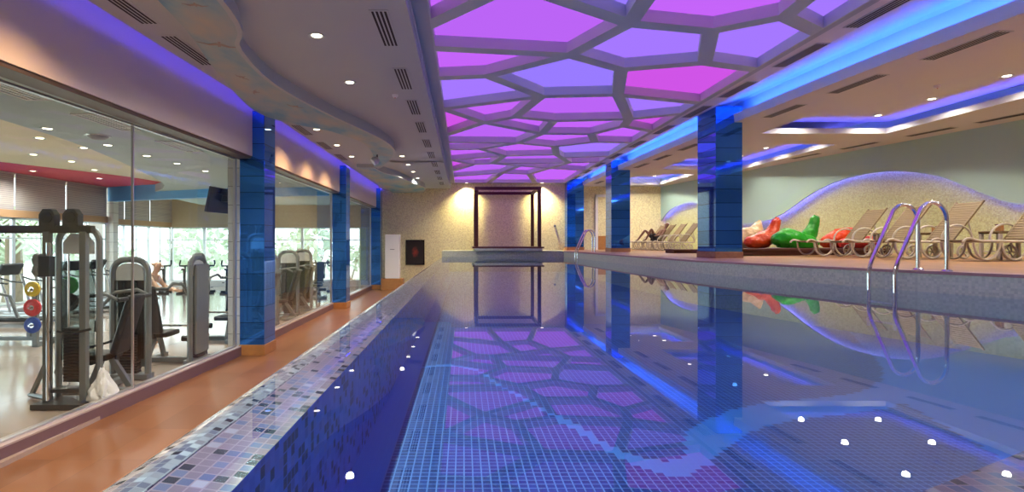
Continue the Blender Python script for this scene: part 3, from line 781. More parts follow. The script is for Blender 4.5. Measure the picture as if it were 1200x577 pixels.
for i, y in enumerate([4.9, 8.3, 12.1, 14.05, 15.9, 20.6, 23.2]):
    downlight(-3.25, y, ZSTRIP, 'round downlight in the ceiling strip over the gym glass, %s' % nthv('b', -3.25, y, ZSTRIP), 'downlights along the gym wall', 65, col=(1.0, 0.58, 0.27), size=2.3)
for c, rows in enumerate([(-1.5, 1.5, 4.0, 6.0, 8.2, 10.0, 11.6, 13.1), (15.9, 17.6, 19.2), (22.5, 23.8, 25.0)]):  # near coffer rows run on past the viewer, added for light there
    for s, x in enumerate([(8.1, 9.95), (7.95, 9.75), (7.6, 8.75)][c]):
        for i, y in enumerate(rows):
            downlight(x, y, 5.205, 'round downlight in the %s lounge coffer, %s row, %s' % (nm[c], ['pool-side', 'wall-side'][s], nthv('c%d%d' % (c, s), x, y, 5.2)), 'downlights in the lounge coffers', 33)
for i, (x, y) in enumerate([(0.15, 25.3), (3.75, 25.3)]):
    downlight(x, YB-0.28, ZLAT, 'round downlight washing the cream back wall, %s of the canopy' % ['left', 'right'][i], 'downlights on the back wall', 220, size=2.1, col=(1.0, 0.82, 0.45))
# slot vents
vp = thing('slot_vent', 'x', 'vent')
MB().box((0, 0, -0.004), (0.22, 1.12, 0.010)).build('frame', M_ceil, vp)
for s in (-0.072, -0.024, 0.024, 0.072): MB().box((s, 0, -0.008), (0.025, 1.06, 0.008)).build('slot', M_blackgap, vp)
vfirst = [True]
def vent(x, y, z, label, group, rz=0.0):
    if vfirst[0]:
        vfirst[0] = False; o = vp; o.location = (x, y, z); o['label'] = label; o['group'] = group; o.rotation_euler = (0, 0, rz)
    else: dup(vp, (x, y, z), rz, label, group)
for i, y in enumerate([4.7, 6.65, 8.68, 10.5, 12.3, 14.3, 16.2, 18.1, 20.1, 22.0, 24.0]):
    vent(-0.95, y, ZMAIN, 'black slotted vent in the left ceiling beside the light field, %s' % nthv('d', -0.95, y, ZMAIN), 'vents left of the light field')
for i, y in enumerate([7.05, 8.75, 10.7, 12.5, 14.5, 16.6, 18.9, 21.0, 23.0, 25.0]):
    vent(5.50-0.013*y, y, ZBORD, 'black slotted vent between light field and blue cove, %s' % nthv('e', 5.50-0.013*y, y, ZBORD), 'vents right of the light field', 0.03)
for i, y in enumerate([5.6, 7.5, 9.3, 11.2, 15.4, 17.3, 19.1, 22.4, 24.4]):
    vent(interp(LIP, y)+0.42, y, ZLOUNGE, 'slotted vent in the lounge ceiling behind the blue cove, %s' % nthv('f', interp(LIP, y)+0.42, y, ZLOUNGE), 'vents along the lounge ceiling', 0.06)
for i, y in enumerate([9.9, 11.75, 13.3, 15.2, 17.0]):
    vent(wallx(y)-0.65, y, ZLOUNGE, 'slotted vent along the wall side of the lounge ceiling, %s' % nthv('g', wallx(y)-0.65, y, ZLOUNGE), 'vents along the lounge wall', 0.19)
for i, y in enumerate([5.7, 7.15, 12.15, 14.1, 16.0]):
    vent(-3.58, y, ZSTRIP, 'slotted vent in the ceiling strip over the gym glass, %s' % nthv('h', -3.58, y, ZSTRIP), 'vents along the gym wall')
# small ceiling speaker on the sky band tip and detectors
sp_ = thing('ceiling_spotlight', 'small grey spotlight on a bracket under the tip of the painted sky band', 'spotlight', (-2.35, 14.9, ZBAND))
MB().lathe([(0.0, -0.16), (0.10, -0.15), (0.12, -0.06), (0.07, 0.02), (0.0, 0.03)], mat=Euler((0, 0.9, 0.4)).to_matrix().to_4x4() , c=(0, 0, -0.12)).build('lamp_head', M_alu, sp_, smooth=True)
MB().tube([(0, 0, 0), (0, 0, -0.12)], 0.02).build('bracket', M_darkgrey, sp_)
for i, (x, y, z, w) in enumerate([(9.2, 10.6, 5.2, 'nearest lounge coffer'), (-1.2, 9.6, ZMAIN, 'left ceiling')]):
    t = thing('smoke_detector', 'small round smoke detector in the %s' % w, 'smoke detector', (x, y, z))
    MB().lathe([(0.0, -0.05), (0.03, -0.05), (0.05, -0.03), (0.055, 0.0)]).build('housing', M_white, t, smooth=True)
    MB().ball((0, 0, -0.052), 0.012, 1).build('indicator', M_red, t)


# ------------------------------------------------------------------ gym shell
GX, GX2 = -13.25, -14.05
struct(MB().box((-9.3, 11.1, 4.26), (10.1, 30.4, 0.1)).build('ceiling_gym', M_creamceil))
tealb = smoothline([(-6.2, YN), (-6.4, 4.0), (-6.76, 7.97), (-7.1, 10.2), (-7.95, 13.2), (-9.0, 16.3), (-10.0, 18.2), (-11.5, 20.5), (-12.5, YB)], 5)
b = MB()
b.strip([(x, y, 3.95) for x, y in tealb], [(-4.25, y, 3.95) for x, y in tealb])
b.strip([(x, y, 3.95) for x, y in tealb], [(x, y, 4.21) for x, y in tealb])
struct(b.build('ceiling_gym_lower', M_tealceil))
b = MB(); b.plate([(GX-.1, 12.5)]+smoothline([(-11.8, 13.9), (-11.3, 15.0), (-10.5, 16.9), (-10.25, 18.6)], 4)+[(-10.6, 20.2), (GX-.1, 20.6)], [], 4.205)
struct(b.build('ceiling_gym_red', M_redceil))
b = MB(); b.prism([(-13.3, 20.3), (-8.4, 18.2), (-4.4, 17.6), (-4.4, 17.9), (-8.3, 18.5), (-13.3, 20.6)], 3.68, 4.21)
struct(b.build('trim_10', M_bluebeam))
struct(MB().box((-13.15, 20.4, 2.1), (0.34, 0.3, 4.2)).build('wall_gym_corner', M_whitetile))
def glaze_wall(axis, pos, a0, a1, bays, n0):
    """window wall: axis 'y' runs along Y at x=pos, axis 'x' runs along X at y=pos"""
    k = n0
    def bx(mb, u, z, du, dz, th, off=0.0):
        if axis == 'y': mb.box((pos+off, u, z), (th, du, dz))
        else: mb.box((u, pos-off, z), (du, th, dz))
        return mb
    step = (a1-a0)/bays
    for i in range(bays):
        u = a0+step*(i+0.5)
        t = struct(bx(MB(), u, 1.6, step-0.08, 2.56, 0.01).build('window_%d' % k, M_winglass))
        m = MB()
        for s in (-1, 1): bx(m, u+s*(step/2-0.03), 1.6, 0.06, 2.6, 0.08)
        bx(m, u, 0.32, step, 0.06, 0.08); bx(m, u, 2.86, step, 0.06, 0.08); bx(m, u, 2.28, step, 0.04, 0.06)
        if step > 1.6: bx(m, u, 1.6, 0.05, 2.6, 0.06)
        m.build('frame', M_alu, t); k += 1
    return k, step
k, st = glaze_wall('y', GX, 3.6, 20.2, 8, 6)
for i in range(8):
    o = MB().box((GX+0.06, 3.6+st*(i+0.5), 3.64), (0.03, st-0.07, 1.06)).build('window_blind', M_blind)
    tag(o, 'grey slatted blind above the gym side windows, %s' % nthv('i', GX, 3.6+st*(i+1)-0.1, 3.6), 'blind', 'slatted blinds in the gym')
k, st2 = glaze_wall('y', GX2, 20.7, 26.2, 3, k)
for i in range(3):
    o = MB().box((GX2+0.06, 20.7+st2*(i+0.5), 3.64), (0.03, st2-0.07, 1.06)).build('window_blind', M_blind)
    tag(o, 'slatted blind in the recessed gym bay beyond the blue beam, %s to viewer' % nth(i), 'blind', 'slatted blinds in the gym')
k, st3 = glaze_wall('x', YB-0.05, -14.0, -4.6, 6, k)
b = MB()
b.box((GX, 11.9, 3.0), (0.14, 16.7, 0.22)); b.box((GX2, 23.45, 3.0), (0.14, 5.6, 0.22)); struct(b.build('trim_11', M_valance))
b = MB(); b.box((GX, 11.9, 0.17), (0.2, 16.7, 0.28)); b.box((GX2, 23.45, 0.17), (0.2, 5.6, 0.28)); b.box((-9.3, YB-0.05, 0.17), (9.5, 0.2, 0.28)); struct(b.build('baseboard_gym', M_white))
b = MB(); b.box((GX, -0.2, 2.1), (0.2, 7.6, 4.2)); b.box((GX-0.05, 11.9, 4.19), (0.2, 16.7, 0.06)); b.box((GX2, 23.45, 4.19), (0.2, 5.6, 0.06)); b.box((-13.65, 20.6, 2.1), (0.9, 0.12, 4.2)); struct(b.build('wall_gym_outer', M_wall))
struct(MB().box((-9.3, YB-0.05, 3.56), (9.6, 0.16, 1.34)).build('wall_gym_end', M_blind_x))
for i, (x, y, z) in enumerate([(-6.55, 6.2, 3.95), (-6.55, 8.6, 3.95), (-6.55, 10.06, 3.95), (-6.55, 11.3, 3.95), (-6.5, 12.4, 3.95), (-6.47, 13.7, 3.95), (-6.5, 15.4, 3.95), (-6.5, 21.0, 3.95)]):
    downlight(x, y, z-0.001, 'round downlight in the grey gym ceiling near the glass, %s' % nthv('j', x, y, z), 'gym downlights in the grey ceiling', 70 if i % 2 else 0, col=(1.0, 0.95, 0.86))
for i, (x, y) in enumerate([(-8.3, 10.7), (-8.2, 11.8), (-10.0, 12.7), (-9.9, 13.8), (-10.4, 15.4), (-9.4, 16.4), (-11.6, 17.4), (-12.3, 15.6)]):
    downlight(x, y, 4.20, 'round downlight in the cream and red gym ceiling, %s' % nthv('k', x, y, 4.2), 'gym downlights in the painted ceiling', 70 if i % 2 else 0, col=(1.0, 0.95, 0.86))
for i, (x, y) in enumerate([(-5.32, 6.3), (-5.3, 8.15), (-5.28, 10.2)]):
    t = thing('ceiling_grille', 'white framed rectangular air grille in the gym ceiling, %s to viewer' % nth(i), 'vent', (x, y, 3.95), 0, 'air grilles in the gym ceiling')
    m = MB(); m.box((-0.15, 0, -0.008), (0.03, 1.1, 0.016)); m.box((0.15, 0, -0.008), (0.03, 1.1, 0.016)); m.box((0, -0.55, -0.008), (0.33, 0.03, 0.016)); m.box((0, 0.55, -0.008), (0.33, 0.03, 0.016))
    m.build('frame', M_white, t)
    m = MB()
    for q in range(3): m.box((-0.08+0.08*q, 0, -0.006), (0.03, 1.08, 0.01))
    m.build('louvre', M_acwhite, t)
t = thing('ceiling_speaker', 'round grey dome speaker in the gym ceiling near the glass', 'speaker', (-6.15, 9.2, 3.95))
MB().lathe([(0, -0.07), (0.09, -0.06), (0.15, -0.02), (0.16, 0)]).build('grille', M_acgrey, t, smooth=True)
MB().lathe([(0.155, -0.012), (0.185, -0.012), (0.19, 0.0)]).build('rim', M_alu, t, smooth=True)
tv = thing('television', 'black flat television hung from the gym ceiling on a pole', 'television', (-5.22, 12.2, 3.95), math.radians(-8))
MB().box((0, 0, -0.45), (0.06, 0.06, 0.9), bevel=0.006).build('ceiling_pole', M_rubber, tv)
s_ = MB().box((-0.2, -0.02, -0.86), (0.07, 0.95, 0.56), rot=Euler((0, 0.22, 0)), bevel=0.012).build('screen_housing', M_tvblack, tv)
MB().box((-0.238, -0.02, -0.868), (0.006, 0.89, 0.50), rot=Euler((0, 0.22, 0))).build('screen', M_blackgloss, s_)
MB().box((-0.09, 0, -0.82), (0.16, 0.14, 0.14), bevel=0.01).build('mount', M_darkgrey, tv)

# ------------------------------------------------------------------ gym equipment
def frame_loop(mb, hw, h, y, r, n=8, sq=0.04):
    rad = 0.2
    pts = [(-hw, y, 0.02), (-hw, y, h-rad)]+arc((-hw+rad, y, h-rad), rad, PI, PI/2, n)[1:]+arc((hw-rad, y, h-rad), rad, PI/2, 0, n)+[(hw, y, 0.02)]
    mb.tube(pts, r, 8, flat=1.0)
def make_press(name, label, loc, rz, group=None):
    t = thing(name, label, 'exercise machine', loc, rz, group)
    m = MB(); frame_loop(m, 0.27, 1.84, -0.55, 0.048); m.build('tower_frame', M_steelgrey, t, smooth=True)
    m = MB(); pl = [(-0.21, 1.52), (0.21, 1.52), (0.21, 1.62)]+[(0.06+0.15*math.cos(a), 1.64+0.14*math.sin(a)) for a in [PI/2*q/5 for q in range(6)]]+[(-0.06-0.15*math.sin(a), 1.64+0.14*math.cos(a)) for a in [PI/2*q/5 for q in range(6)]]+[(-0.21, 1.62)]
    m.prism(pl, -0.53, -0.57, 'xz'); m.build('placard', M_placard, t)
    MB().box((0, -0.52, 0.92), (0.44, 0.012, 1.2)).build('shroud', M_shroud, t)
    m = MB(); m.box((0, -0.62, 0.95), (0.46, 0.05, 1.55), bevel=0.02); m.build('rear_cover', M_steelgrey, t)
    m = MB()
    for q in range(14): m.box((0, -0.55, 0.12+q*0.042), (0.26, 0.13, 0.037), bevel=0.004, seg=1)
    m.build('weight_stack', M_stack, t)
    for s in (-0.09, 0.09): MB().tube([(s, -0.55, 0.08), (s, -0.55, 1.5)], 0.012, 8).build('guide_rod', M_chrome, t, smooth=True)
    m = MB(); m.box((0, -0.55, 0.05), (0.62, 0.2, 0.08), bevel=0.01); m.box((0, -0.02, 0.05), (0.12, 1.0, 0.08), bevel=0.01); m.box((-0.05, 0.28, 0.05), (1.1, 0.1, 0.08), bevel=0.01)
    m.build('base_frame', M_steelgrey, t)
    for x0, x1 in ((-0.45, -0.12), (0.18, -0.02)): MB().box(((x0+x1)/2, 0.12, 0.25), (0.08, 0.06, 0.5), rot=Euler((0, math.atan2(x1-x0, 0.5), 0)), bevel=0.006).build('leg', M_steelgrey, t)
    MB().box((0.05, 0.1, 0.50), (0.46, 0.40, 0.09), bevel=0.035, seg=3).build('seat', M_blackpad, t, smooth=True)
    MB().box((-0.36, 0.1, 0.95), (0.10, 0.34, 0.86), rot=Euler((0, -0.30, 0)), bevel=0.04, seg=3).build('back_pad', M_blackpad, t, smooth=True)
    MB().tube([(-0.20, 0.1, 0.45), (-0.46, 0.1, 1.25)], 0.03, 8).build('back_post', M_darkgrey, t, smooth=True)
    for s in (-0.26, 0.46):
        a_ = MB().tube([(-0.45, s, 1.32), (-0.28, s, 1.40), (0.05, s, 1.36), (0.28, s, 1.12), (0.32, s, 0.92)], 0.026, 8).build('press_arm', M_steelgrey, t, smooth=True)
        MB().tube([(0.32, s, 0.94), (0.33, s, 0.78)], 0.034, 10).build('hand_grip', M_rubber, a_, smooth=True)
    MB().tube([(-0.45, -0.28, 1.32), (-0.45, 0.48, 1.32)], 0.03, 8).build('pivot_bar', M_darkgrey, t, smooth=True)
    c_ = MB().tube([(0.15, -0.4, 0.62), (0.15, 0.42, 0.62)], 0.02, 8).build('roller_bar', M_chrome, t, smooth=True)
    for s in (-0.22, 0.42): MB().tube([(0.32, s-0.14, 0.36), (0.32, s+0.1, 0.36)], 0.055, 12).build('roller_pad', M_blackpad, t, smooth=True)
    return t
press = make_press('chest_press_machine', 'grey seated press machine with black back pad right behind the gym glass', (-5.12, 7.85, 0.05), PI)
dup(press, (-5.22, 9.6, 0.05), PI*0.5, 'slim grey weight machine seen edge on, right of the seated press machine')
dup(press, (-5.15, 11.75, 0.05), -PI*0.5, 'exercise machine half hidden behind the white tiled pier in the gym')
GP = 'machines behind the second pane'
for i, (x, y) in enumerate([(-5.0, 13.3), (-4.98, 15.0), (-5.1, 16.8)]):
    dup(press, (x, y, 0.05), PI, 'grey machine with rounded tower behind the second gym pane, %s to viewer' % nth(i), GP)
dup(press, (-5.6, 20.5, 0.05), -PI*0.5, 'grey exercise machine behind the farthest gym pane')
# cable crossover
t = thing('cable_crossover', 'tall grey cable machine with black crossbeam at the left behind the glass', 'exercise machine', (-5.08, 7.0, 0.05))
for s in (-0.25, 0.22): MB().box((s, 0, 1.12), (0.085, 0.075, 2.24), bevel=0.008).build('upright', M_steelgrey, t)
MB().tube([(-0.17, -0.09, 0.1), (-0.17, -0.09, 2.1)], 0.026, 10).build('carriage_rail', M_chrome, t, smooth=True)
m = MB(); frame_loop(m, 0.27, 2.30, 0.22, 0.04); m.build('tower_frame', M_steelgrey, t, smooth=True)
MB().prism([(-0.2, 1.95), (0.2, 1.95), (0.2, 2.1), (0.1, 2.22), (-0.1, 2.22), (-0.2, 2.1)], 0.20, 0.23, 'xz').build('placard', M_placard, t)
MB().box((0, 0.20, 1.2), (0.44, 0.012, 1.3)).build('shroud', M_shroud, t)
m = MB()
for q in range(17): m.box((0.04, 0.1, 0.32+q*0.041), (0.24, 0.13, 0.036), bevel=0.004, seg=1)
m.build('weight_stack', M_stack, t)
for s in (-0.05, 0.13): MB().tube([(s, 0.1, 0.25), (s, 0.1, 1.95)], 0.013, 8).build('guide_rod', M_chrome, t, smooth=True)
m = MB(); m.box((-1.15, 0.02, 2.27), (2.95, 0.08, 0.10), bevel=0.008); m.build('crossbeam', M_darkgrey, t)
for s in (-0.24, 0.06):
    p_ = MB().prism([(s-0.1, 2.3), (s+0.1, 2.3), (s+0.1, 2.46), (s+0.05, 2.53), (s-0.05, 2.53), (s-0.1, 2.46)], -0.03, 0.07, 'xz').build('pulley_bracket', M_darkgrey, t)
    MB().disc((s, 0.02, 2.42), 0.075, 'y', 0.12, 18).build('pulley', M_rubber, p_, smooth=True)
for z in (1.83, 1.70): MB().disc((-0.29, -0.09, z+0.05), 0.085, 'x', 0.06, 18).build('pulley', M_steelgrey, t, smooth=True)
MB().box((-0.2, -0.09, 1.80), (0.16, 0.1, 0.26), bevel=0.01).build('carriage', M_darkgrey, t)
m = MB(); m.box((-0.02, 0.02, 0.04), (0.62, 0.42, 0.07), bevel=0.01); m.box((-0.02, 0.08, 0.2), (0.42, 0.2, 0.05), bevel=0.008); m.build('base_frame', M_darkgrey, t)
m = MB(); m.tube([(-0.27, 0.05, 0.62), (-0.72, 0.35, 0.07)], 0.036, 6); m.tube([(-0.27, 0.1, 0.06), (-0.76, 0.36, 0.05)], 0.034, 6); m.build('foot_brace', M_steelgrey, t)
MB().tube([(-0.12, 0.0, 0.96), (0.1, -0.12, 0.94), (0.34, -0.05, 1.0)], 0.016, 8).build('pull_cable_handle', M_rubber, t, smooth=True)
h_ = MB().tube([(-0.95, -0.03, 2.24), (-0.86, -0.12, 2.22), (-0.70, -0.2, 2.12)], 0.026, 8).build('lat_bar', M_rubber, t, smooth=True)
m = MB(); m.box((-2.58, 0.02, 1.13), (0.09, 0.08, 2.26), bevel=0.008); m.box((-2.3, 0.9, 0.04), (0.5, 0.1, 0.07), bevel=0.01); m.box((-2.5, 0.5, 0.04), (0.1, 0.9, 0.07), bevel=0.01); m.build('far_upright', M_darkgrey, t)
# treadmills
def make_treadmill(label, loc, rz, group):
    t = thing('treadmill', label, 'treadmill', loc, rz, group)     # runner faces +x
    MB().box((-0.1, 0, 0.16), (1.7, 0.52, 0.06), bevel=0.01).build('belt', M_rubber, t)
    for s in (-0.33, 0.33): MB().box((-0.1, s, 0.17), (1.8, 0.13, 0.09), bevel=0.02).build('side_rail', M_alu, t)
    MB().box((0.72, 0, 0.22), (0.45, 0.74, 0.2), bevel=0.05, seg=3).build('motor_cover', M_alu, t, smooth=True)
    for s in (-0.36, 0.36):
        MB().tube([(0.62, s, 0.2), (0.92, s, 1.22)], 0.035, 8).build('upright', M_alu, t, smooth=True)
        MB().tube([(0.92, s, 1.15), (0.62, s, 1.05), (0.3, s, 1.02)], 0.022, 8).build('handrail', M_darkgrey, t, smooth=True)
    c_ = MB().box((0.93, 0, 1.36), (0.10, 0.70, 0.34), rot=Euler((0, -0.5, 0)), bevel=0.03, seg=3).build('console', M_darkgrey, t, smooth=True)
    MB().box((0.885, 0, 1.38), (0.02, 0.48, 0.2), rot=Euler((0, -0.5, 0))).build('display', M_blackgloss, c_)
    return t
tm = make_treadmill('silver treadmill by the gym side windows, nearest to viewer', (-11.6, 13.9, 0.05), PI, 'treadmills by the gym windows')
for i, y in enumerate([15.1, 16.3, 17.5, 18.7]): dup(tm, (-11.6, y, 0.05), PI, 'silver treadmill by the gym side windows, %s to viewer' % nth(i+1))
# bikes
def make_bike(label, loc, rz, group):
    t = thing('exercise_bike', label, 'exercise bike', loc, rz, group)   # rider faces +x
    m = MB(); m.tube([(-0.45, -0.25, 0.03), (-0.45, 0.25, 0.03)], 0.042, 8); m.tube([(0.5, -0.25, 0.03), (0.5, 0.25, 0.03)], 0.042, 8); m.tube([(-0.45, 0, 0.05), (0.5, 0, 0.05)], 0.042, 8)
    m.tube([(-0.4, 0, 0.05), (0.12, 0, 0.55), (0.46, 0, 0.1)], 0.045, 8); m.build('frame', M_blackpad, t, smooth=True)
    MB().disc((0.36, 0, 0.34), 0.24, 'y', 0.05, 24).build('flywheel', M_blackpad, t, smooth=True)
    MB().tube([(0.0, 0, 0.42), (-0.22, 0, 0.98)], 0.038, 8).build('seat_post', M_darkgrey, t, smooth=True)
    MB().box((-0.24, 0, 1.0), (0.28, 0.18, 0.07), bevel=0.03, seg=3).build('saddle', M_blackpad, t, smooth=True)
    MB().tube([(0.2, 0, 0.5), (0.34, 0, 1.1)], 0.038, 8).build('handlebar_post', M_darkgrey, t, smooth=True)
    MB().tube([(0.62, -0.2, 1.34), (0.5, -0.22, 1.2), (0.34, -0.2, 1.12), (0.34, 0.2, 1.12), (0.5, 0.22, 1.2), (0.62, 0.2, 1.34)], 0.034, 8).build('handlebar', M_rubber, t, smooth=True)
    for s in (-1, 1): MB().box((0.05+0.12*s, 0.14*s, 0.33+0.1*s), (0.1, 0.1, 0.03), bevel=0.01).build('pedal', M_rubber, t)
    return t
bk = make_bike('black exercise bike by the gym end windows, leftmost of the row', (-12.4, 22.6, 0.05), PI*0.62, 'exercise bikes by the end windows')
BO = ['second', 'third', 'fourth', 'fifth', 'sixth', 'seventh', 'eighth', 'ninth', 'tenth']
for i in range(8): dup(bk, (-11.55+0.88*i, 22.6+0.25*(i % 2), 0.05), PI*0.62, 'black exercise bike by the gym end windows, %s from the left' % BO[i])
# weight bench with plates
t = thing('weight_bench', 'black weight bench with grey frame at the left edge of the gym', 'weight bench', (-9.15, 11.4, 0.05))
MB().box((-0.35, 0, 0.50), (1.1, 0.32, 0.09), bevel=0.035, seg=3).build('seat', M_blackpad, t, smooth=True)
m = MB(); m.box((-0.2, 0, 0.1), (1.7, 0.1, 0.08), bevel=0.01); m.box((-0.9, 0, 0.1), (0.1, 0.7, 0.08), bevel=0.01); m.box((0.55, 0, 0.05), (0.12, 0.9, 0.1), bevel=0.01); m.build('base_frame', M_steelgrey, t)
for x in (-0.75, 0.1): MB().box((x, 0, 0.28), (0.08, 0.08, 0.4), bevel=0.006).build('leg', M_steelgrey, t)
for s in (-0.42, 0.42): MB().box((0.55, s, 0.68), (0.10, 0.08, 1.25), bevel=0.008).build('rack_post', M_steelgrey, t)
MB().tube([(-0.55, -0.2, 0.5), (-0.5, -0.2, 0.95), (-0.38, -0.2, 1.05), (-0.15, -0.2, 1.0), (0.02, -0.2, 0.55)], 0.035, 8).build('arm_hoop', M_steelgrey, t, smooth=True)
for z in (0.45, 0.8, 1.15): MB().tube([(0.55, -0.60, z), (0.55, 0.6, z)], 0.02, 8).build('plate_peg', M_chrome, t, smooth=True)
pc = {'yellow': (0.55, 0.38, 0.02), 'green': (0.02, 0.32, 0.06), 'red': (0.50, 0.03, 0.03), 'black': (0.02, 0.02, 0.022), 'blue': (0.02, 0.06, 0.3)}
for cn, px_, yy, z, r in [('yellow', 0.55, -0.50, 1.17, 0.15), ('green', 0.55, 0.52, 1.17, 0.19), ('red', 0.55, -0.50, 0.80, 0.17), ('black', 0.55, 0.52, 0.80, 0.2), ('blue', 0.55, -0.5, 0.45, 0.16)]:
    o = thing('weight_plate', '%s rimmed weight plate hanging on the rack post beside the bench' % cn, 'weight plate', (-9.15+px_, 11.4+yy, 0.05+z), 0, 'weight plates on the rack')
    MB().lathe([(0.022, -0.025), (r*0.45, -0.025), (r*0.55, -0.014), (r*0.8, -0.014), (r*0.86, -0.025), (r, -0.02), (r, 0.02), (r*0.86, 0.025), (r*0.8, 0.014), (r*0.55, 0.014), (r*0.45, 0.025), (0.022, 0.025), (0.022, -0.025)], mat=Matrix.Rotation(PI/2, 4, 'X')).build('disc', pbr('plate_'+cn, pc[cn], 0.45), o, smooth=True)
    MB().lathe([(0.022, -0.03), (0.05, -0.03), (0.05, 0.03), (0.022, 0.03), (0.022, -0.03)], mat=Matrix.Rotation(PI/2, 4, 'X')).build('hub', M_chrome, o, smooth=True)
# plastic bag
b = MB(); b.ball((0, 0, 0), 0.19, 4, sc=(0.85, 0.75, 0.95))
from mathutils import noise
for v in b.bm.verts:
    q = v.co.copy(); n_ = noise.noise(q*14)*0.045+noise.noise(q*32+V((3, 1, 7)))*0.022
    tp = max(0.0, q.z-0.03)
    q = q+q.normalized()*n_; q.x *= 1-3.6*tp; q.y *= 1-3.6*tp; q.z += 0.9*tp+abs(noise.noise(q*40))*tp*0.6
    v.co = V((q.x+0.03*tp, q.y, max(-0.14, q.z)))
b.bm.transform(Matrix.Translation((0, 0, 0.14)))
o = b.build('plastic_bag', M_bagplastic, smooth=True); o.location = (-4.66, 7.05, 0.05)
tag(o, 'crumpled white plastic bag on the gym floor against the glass', 'bag')

# ------------------------------------------------------------------ people
DG = None
def skin(name, verts, edges, mat, parent=None, levels=2, root=0, extra=None, smooth=True):
    """continuous body grown from a skeleton: verts = [(x, y, z, r)]"""
    me = bpy.data.meshes.new(name+'_bones'); me.from_pydata([v[:3] for v in verts], edges, []); me.update()
    tmp = bpy.data.objects.new(name+'_bones', me); COL.objects.link(tmp)
    md = tmp.modifiers.new('skin', 'SKIN'); md.use_smooth_shade = True; md.branch_smoothing = 0.6
    for i, v in enumerate(verts):
        d = me.skin_vertices[0].data[i]; r = v[3]
        d.radius = r if isinstance(r, tuple) else (r, r); d.use_root = (i == root)
    ss = tmp.modifiers.new('sub', 'SUBSURF'); ss.levels = levels; ss.render_levels = levels
    dg = bpy.context.evaluated_depsgraph_get(); dg.update()
    out = bpy.data.meshes.new_from_object(tmp.evaluated_get(dg))
    bpy.data.objects.remove(tmp); bpy.data.meshes.remove(me)
    if extra:
        bm = bmesh.new(); bm.from_mesh(out)
        for c, r, sc in extra:
            rr = bmesh.ops.create_icosphere(bm, subdivisions=2, radius=r)
            bmesh.ops.transform(bm, matrix=Matrix.Translation(V(c)) @ Matrix.Diagonal((sc[0], sc[1], sc[2], 1)), verts=rr['verts'])
        bm.to_mesh(out); bm.free()
    out.name = name; out.materials.clear(); out.materials.append(mat)
    for p in out.polygons: p.use_smooth = True
    o = bpy.data.objects.new(name, out); COL.objects.link(o)
    if parent: o.parent = parent
    return o
def figure(t, J, body_mat, face):
    """J: joints; face: unit vector the face looks along; returns body object"""
    vs, es, ix = [], [], {}
    def add(n, p, r, par=None):
        ix[n] = len(vs); vs.append((p[0], p[1], p[2], r))
        if par: es.append((ix[par], ix[n]))
    add('pelvis', J['pelvis'], (0.135, 0.105)); add('belly', J['belly'], (0.125, 0.098), 'pelvis'); add('chest', J['chest'], (0.155, 0.11), 'belly')
    add('neck', J['neck'], 0.055, 'chest'); add('chin', J['chin'], 0.068, 'neck'); add('skull', J['skull'], (0.082, 0.095), 'chin'); add('crown', J['crown'], 0.06, 'skull')
    for s in 'LR':
        add('sh'+s, J['sh'+s], 0.062, 'chest'); add('el'+s, J['el'+s], 0.042, 'sh'+s); add('wr'+s, J['wr'+s], 0.028, 'el'+s)
        e, w_ = V(J['el'+s]), V(J['wr'+s]); d = (w_-e).normalized(); side = d.cross(V(face)).normalized()
        if side.length < 0.1: side = V((0, 1, 0))
        nrm = side.cross(d).normalized()
        palm = w_+d*0.055; add('pa'+s, palm, (0.036, 0.016), 'wr'+s)
        for q, ln in enumerate((0.062, 0.075, 0.07, 0.055)):
            k0 = palm+d*0.035+side*(0.024-0.016*q); k1 = k0+d*ln*0.5+nrm*0.006; k2 = k1+d*ln*0.42+nrm*0.024
            add('f%d0%s' % (q, s), k0, 0.0095, 'pa'+s); add('f%d1%s' % (q, s), k1, 0.0085, 'f%d0%s' % (q, s)); add('f%d2%s' % (q, s), k2, 0.007, 'f%d1%s' % (q, s))
        th = palm-d*0.02+side*0.04+nrm*0.012; add('t0'+s, th, 0.011, 'pa'+s); add('t1'+s, th+d*0.04+side*0.016+nrm*0.01, 0.009, 't0'+s)
        add('hip'+s, J['hip'+s], 0.088, 'pelvis'); add('kn'+s, J['kn'+s], 0.055, 'hip'+s); add('ca'+s, V(J['kn'+s])*0.68+V(J['an'+s])*0.32, 0.055, 'kn'+s); add('an'+s, J['an'+s], 0.036, 'ca'+s)
        add('ft'+s, J['ft'+s], (0.042, 0.028), 'an'+s)
    f = V(face).normalized(); sk_ = V(J['skull']); up = (V(J['crown'])-V(J['chin'])).normalized(); sd = f.cross(up).normalized()
    ex = [(sk_+f*0.098-up*0.035, 0.016, (1, 1, 1.5)), (sk_+sd*0.088-up*0.02, 0.02, (0.8, 0.8, 1.4)), (sk_-sd*0.088-up*0.02, 0.02, (0.8, 0.8, 1.4)), (sk_+f*0.086-up*0.075, 0.014, (1.4, 1.4, 0.6)),
          (sk_+f*0.088+sd*0.032-up*0.005, 0.012, (1, 1, 0.7)), (sk_+f*0.088-sd*0.032-up*0.005, 0.012, (1, 1, 0.7))]
    return skin('body', vs, es, body_mat, t, extra=ex)
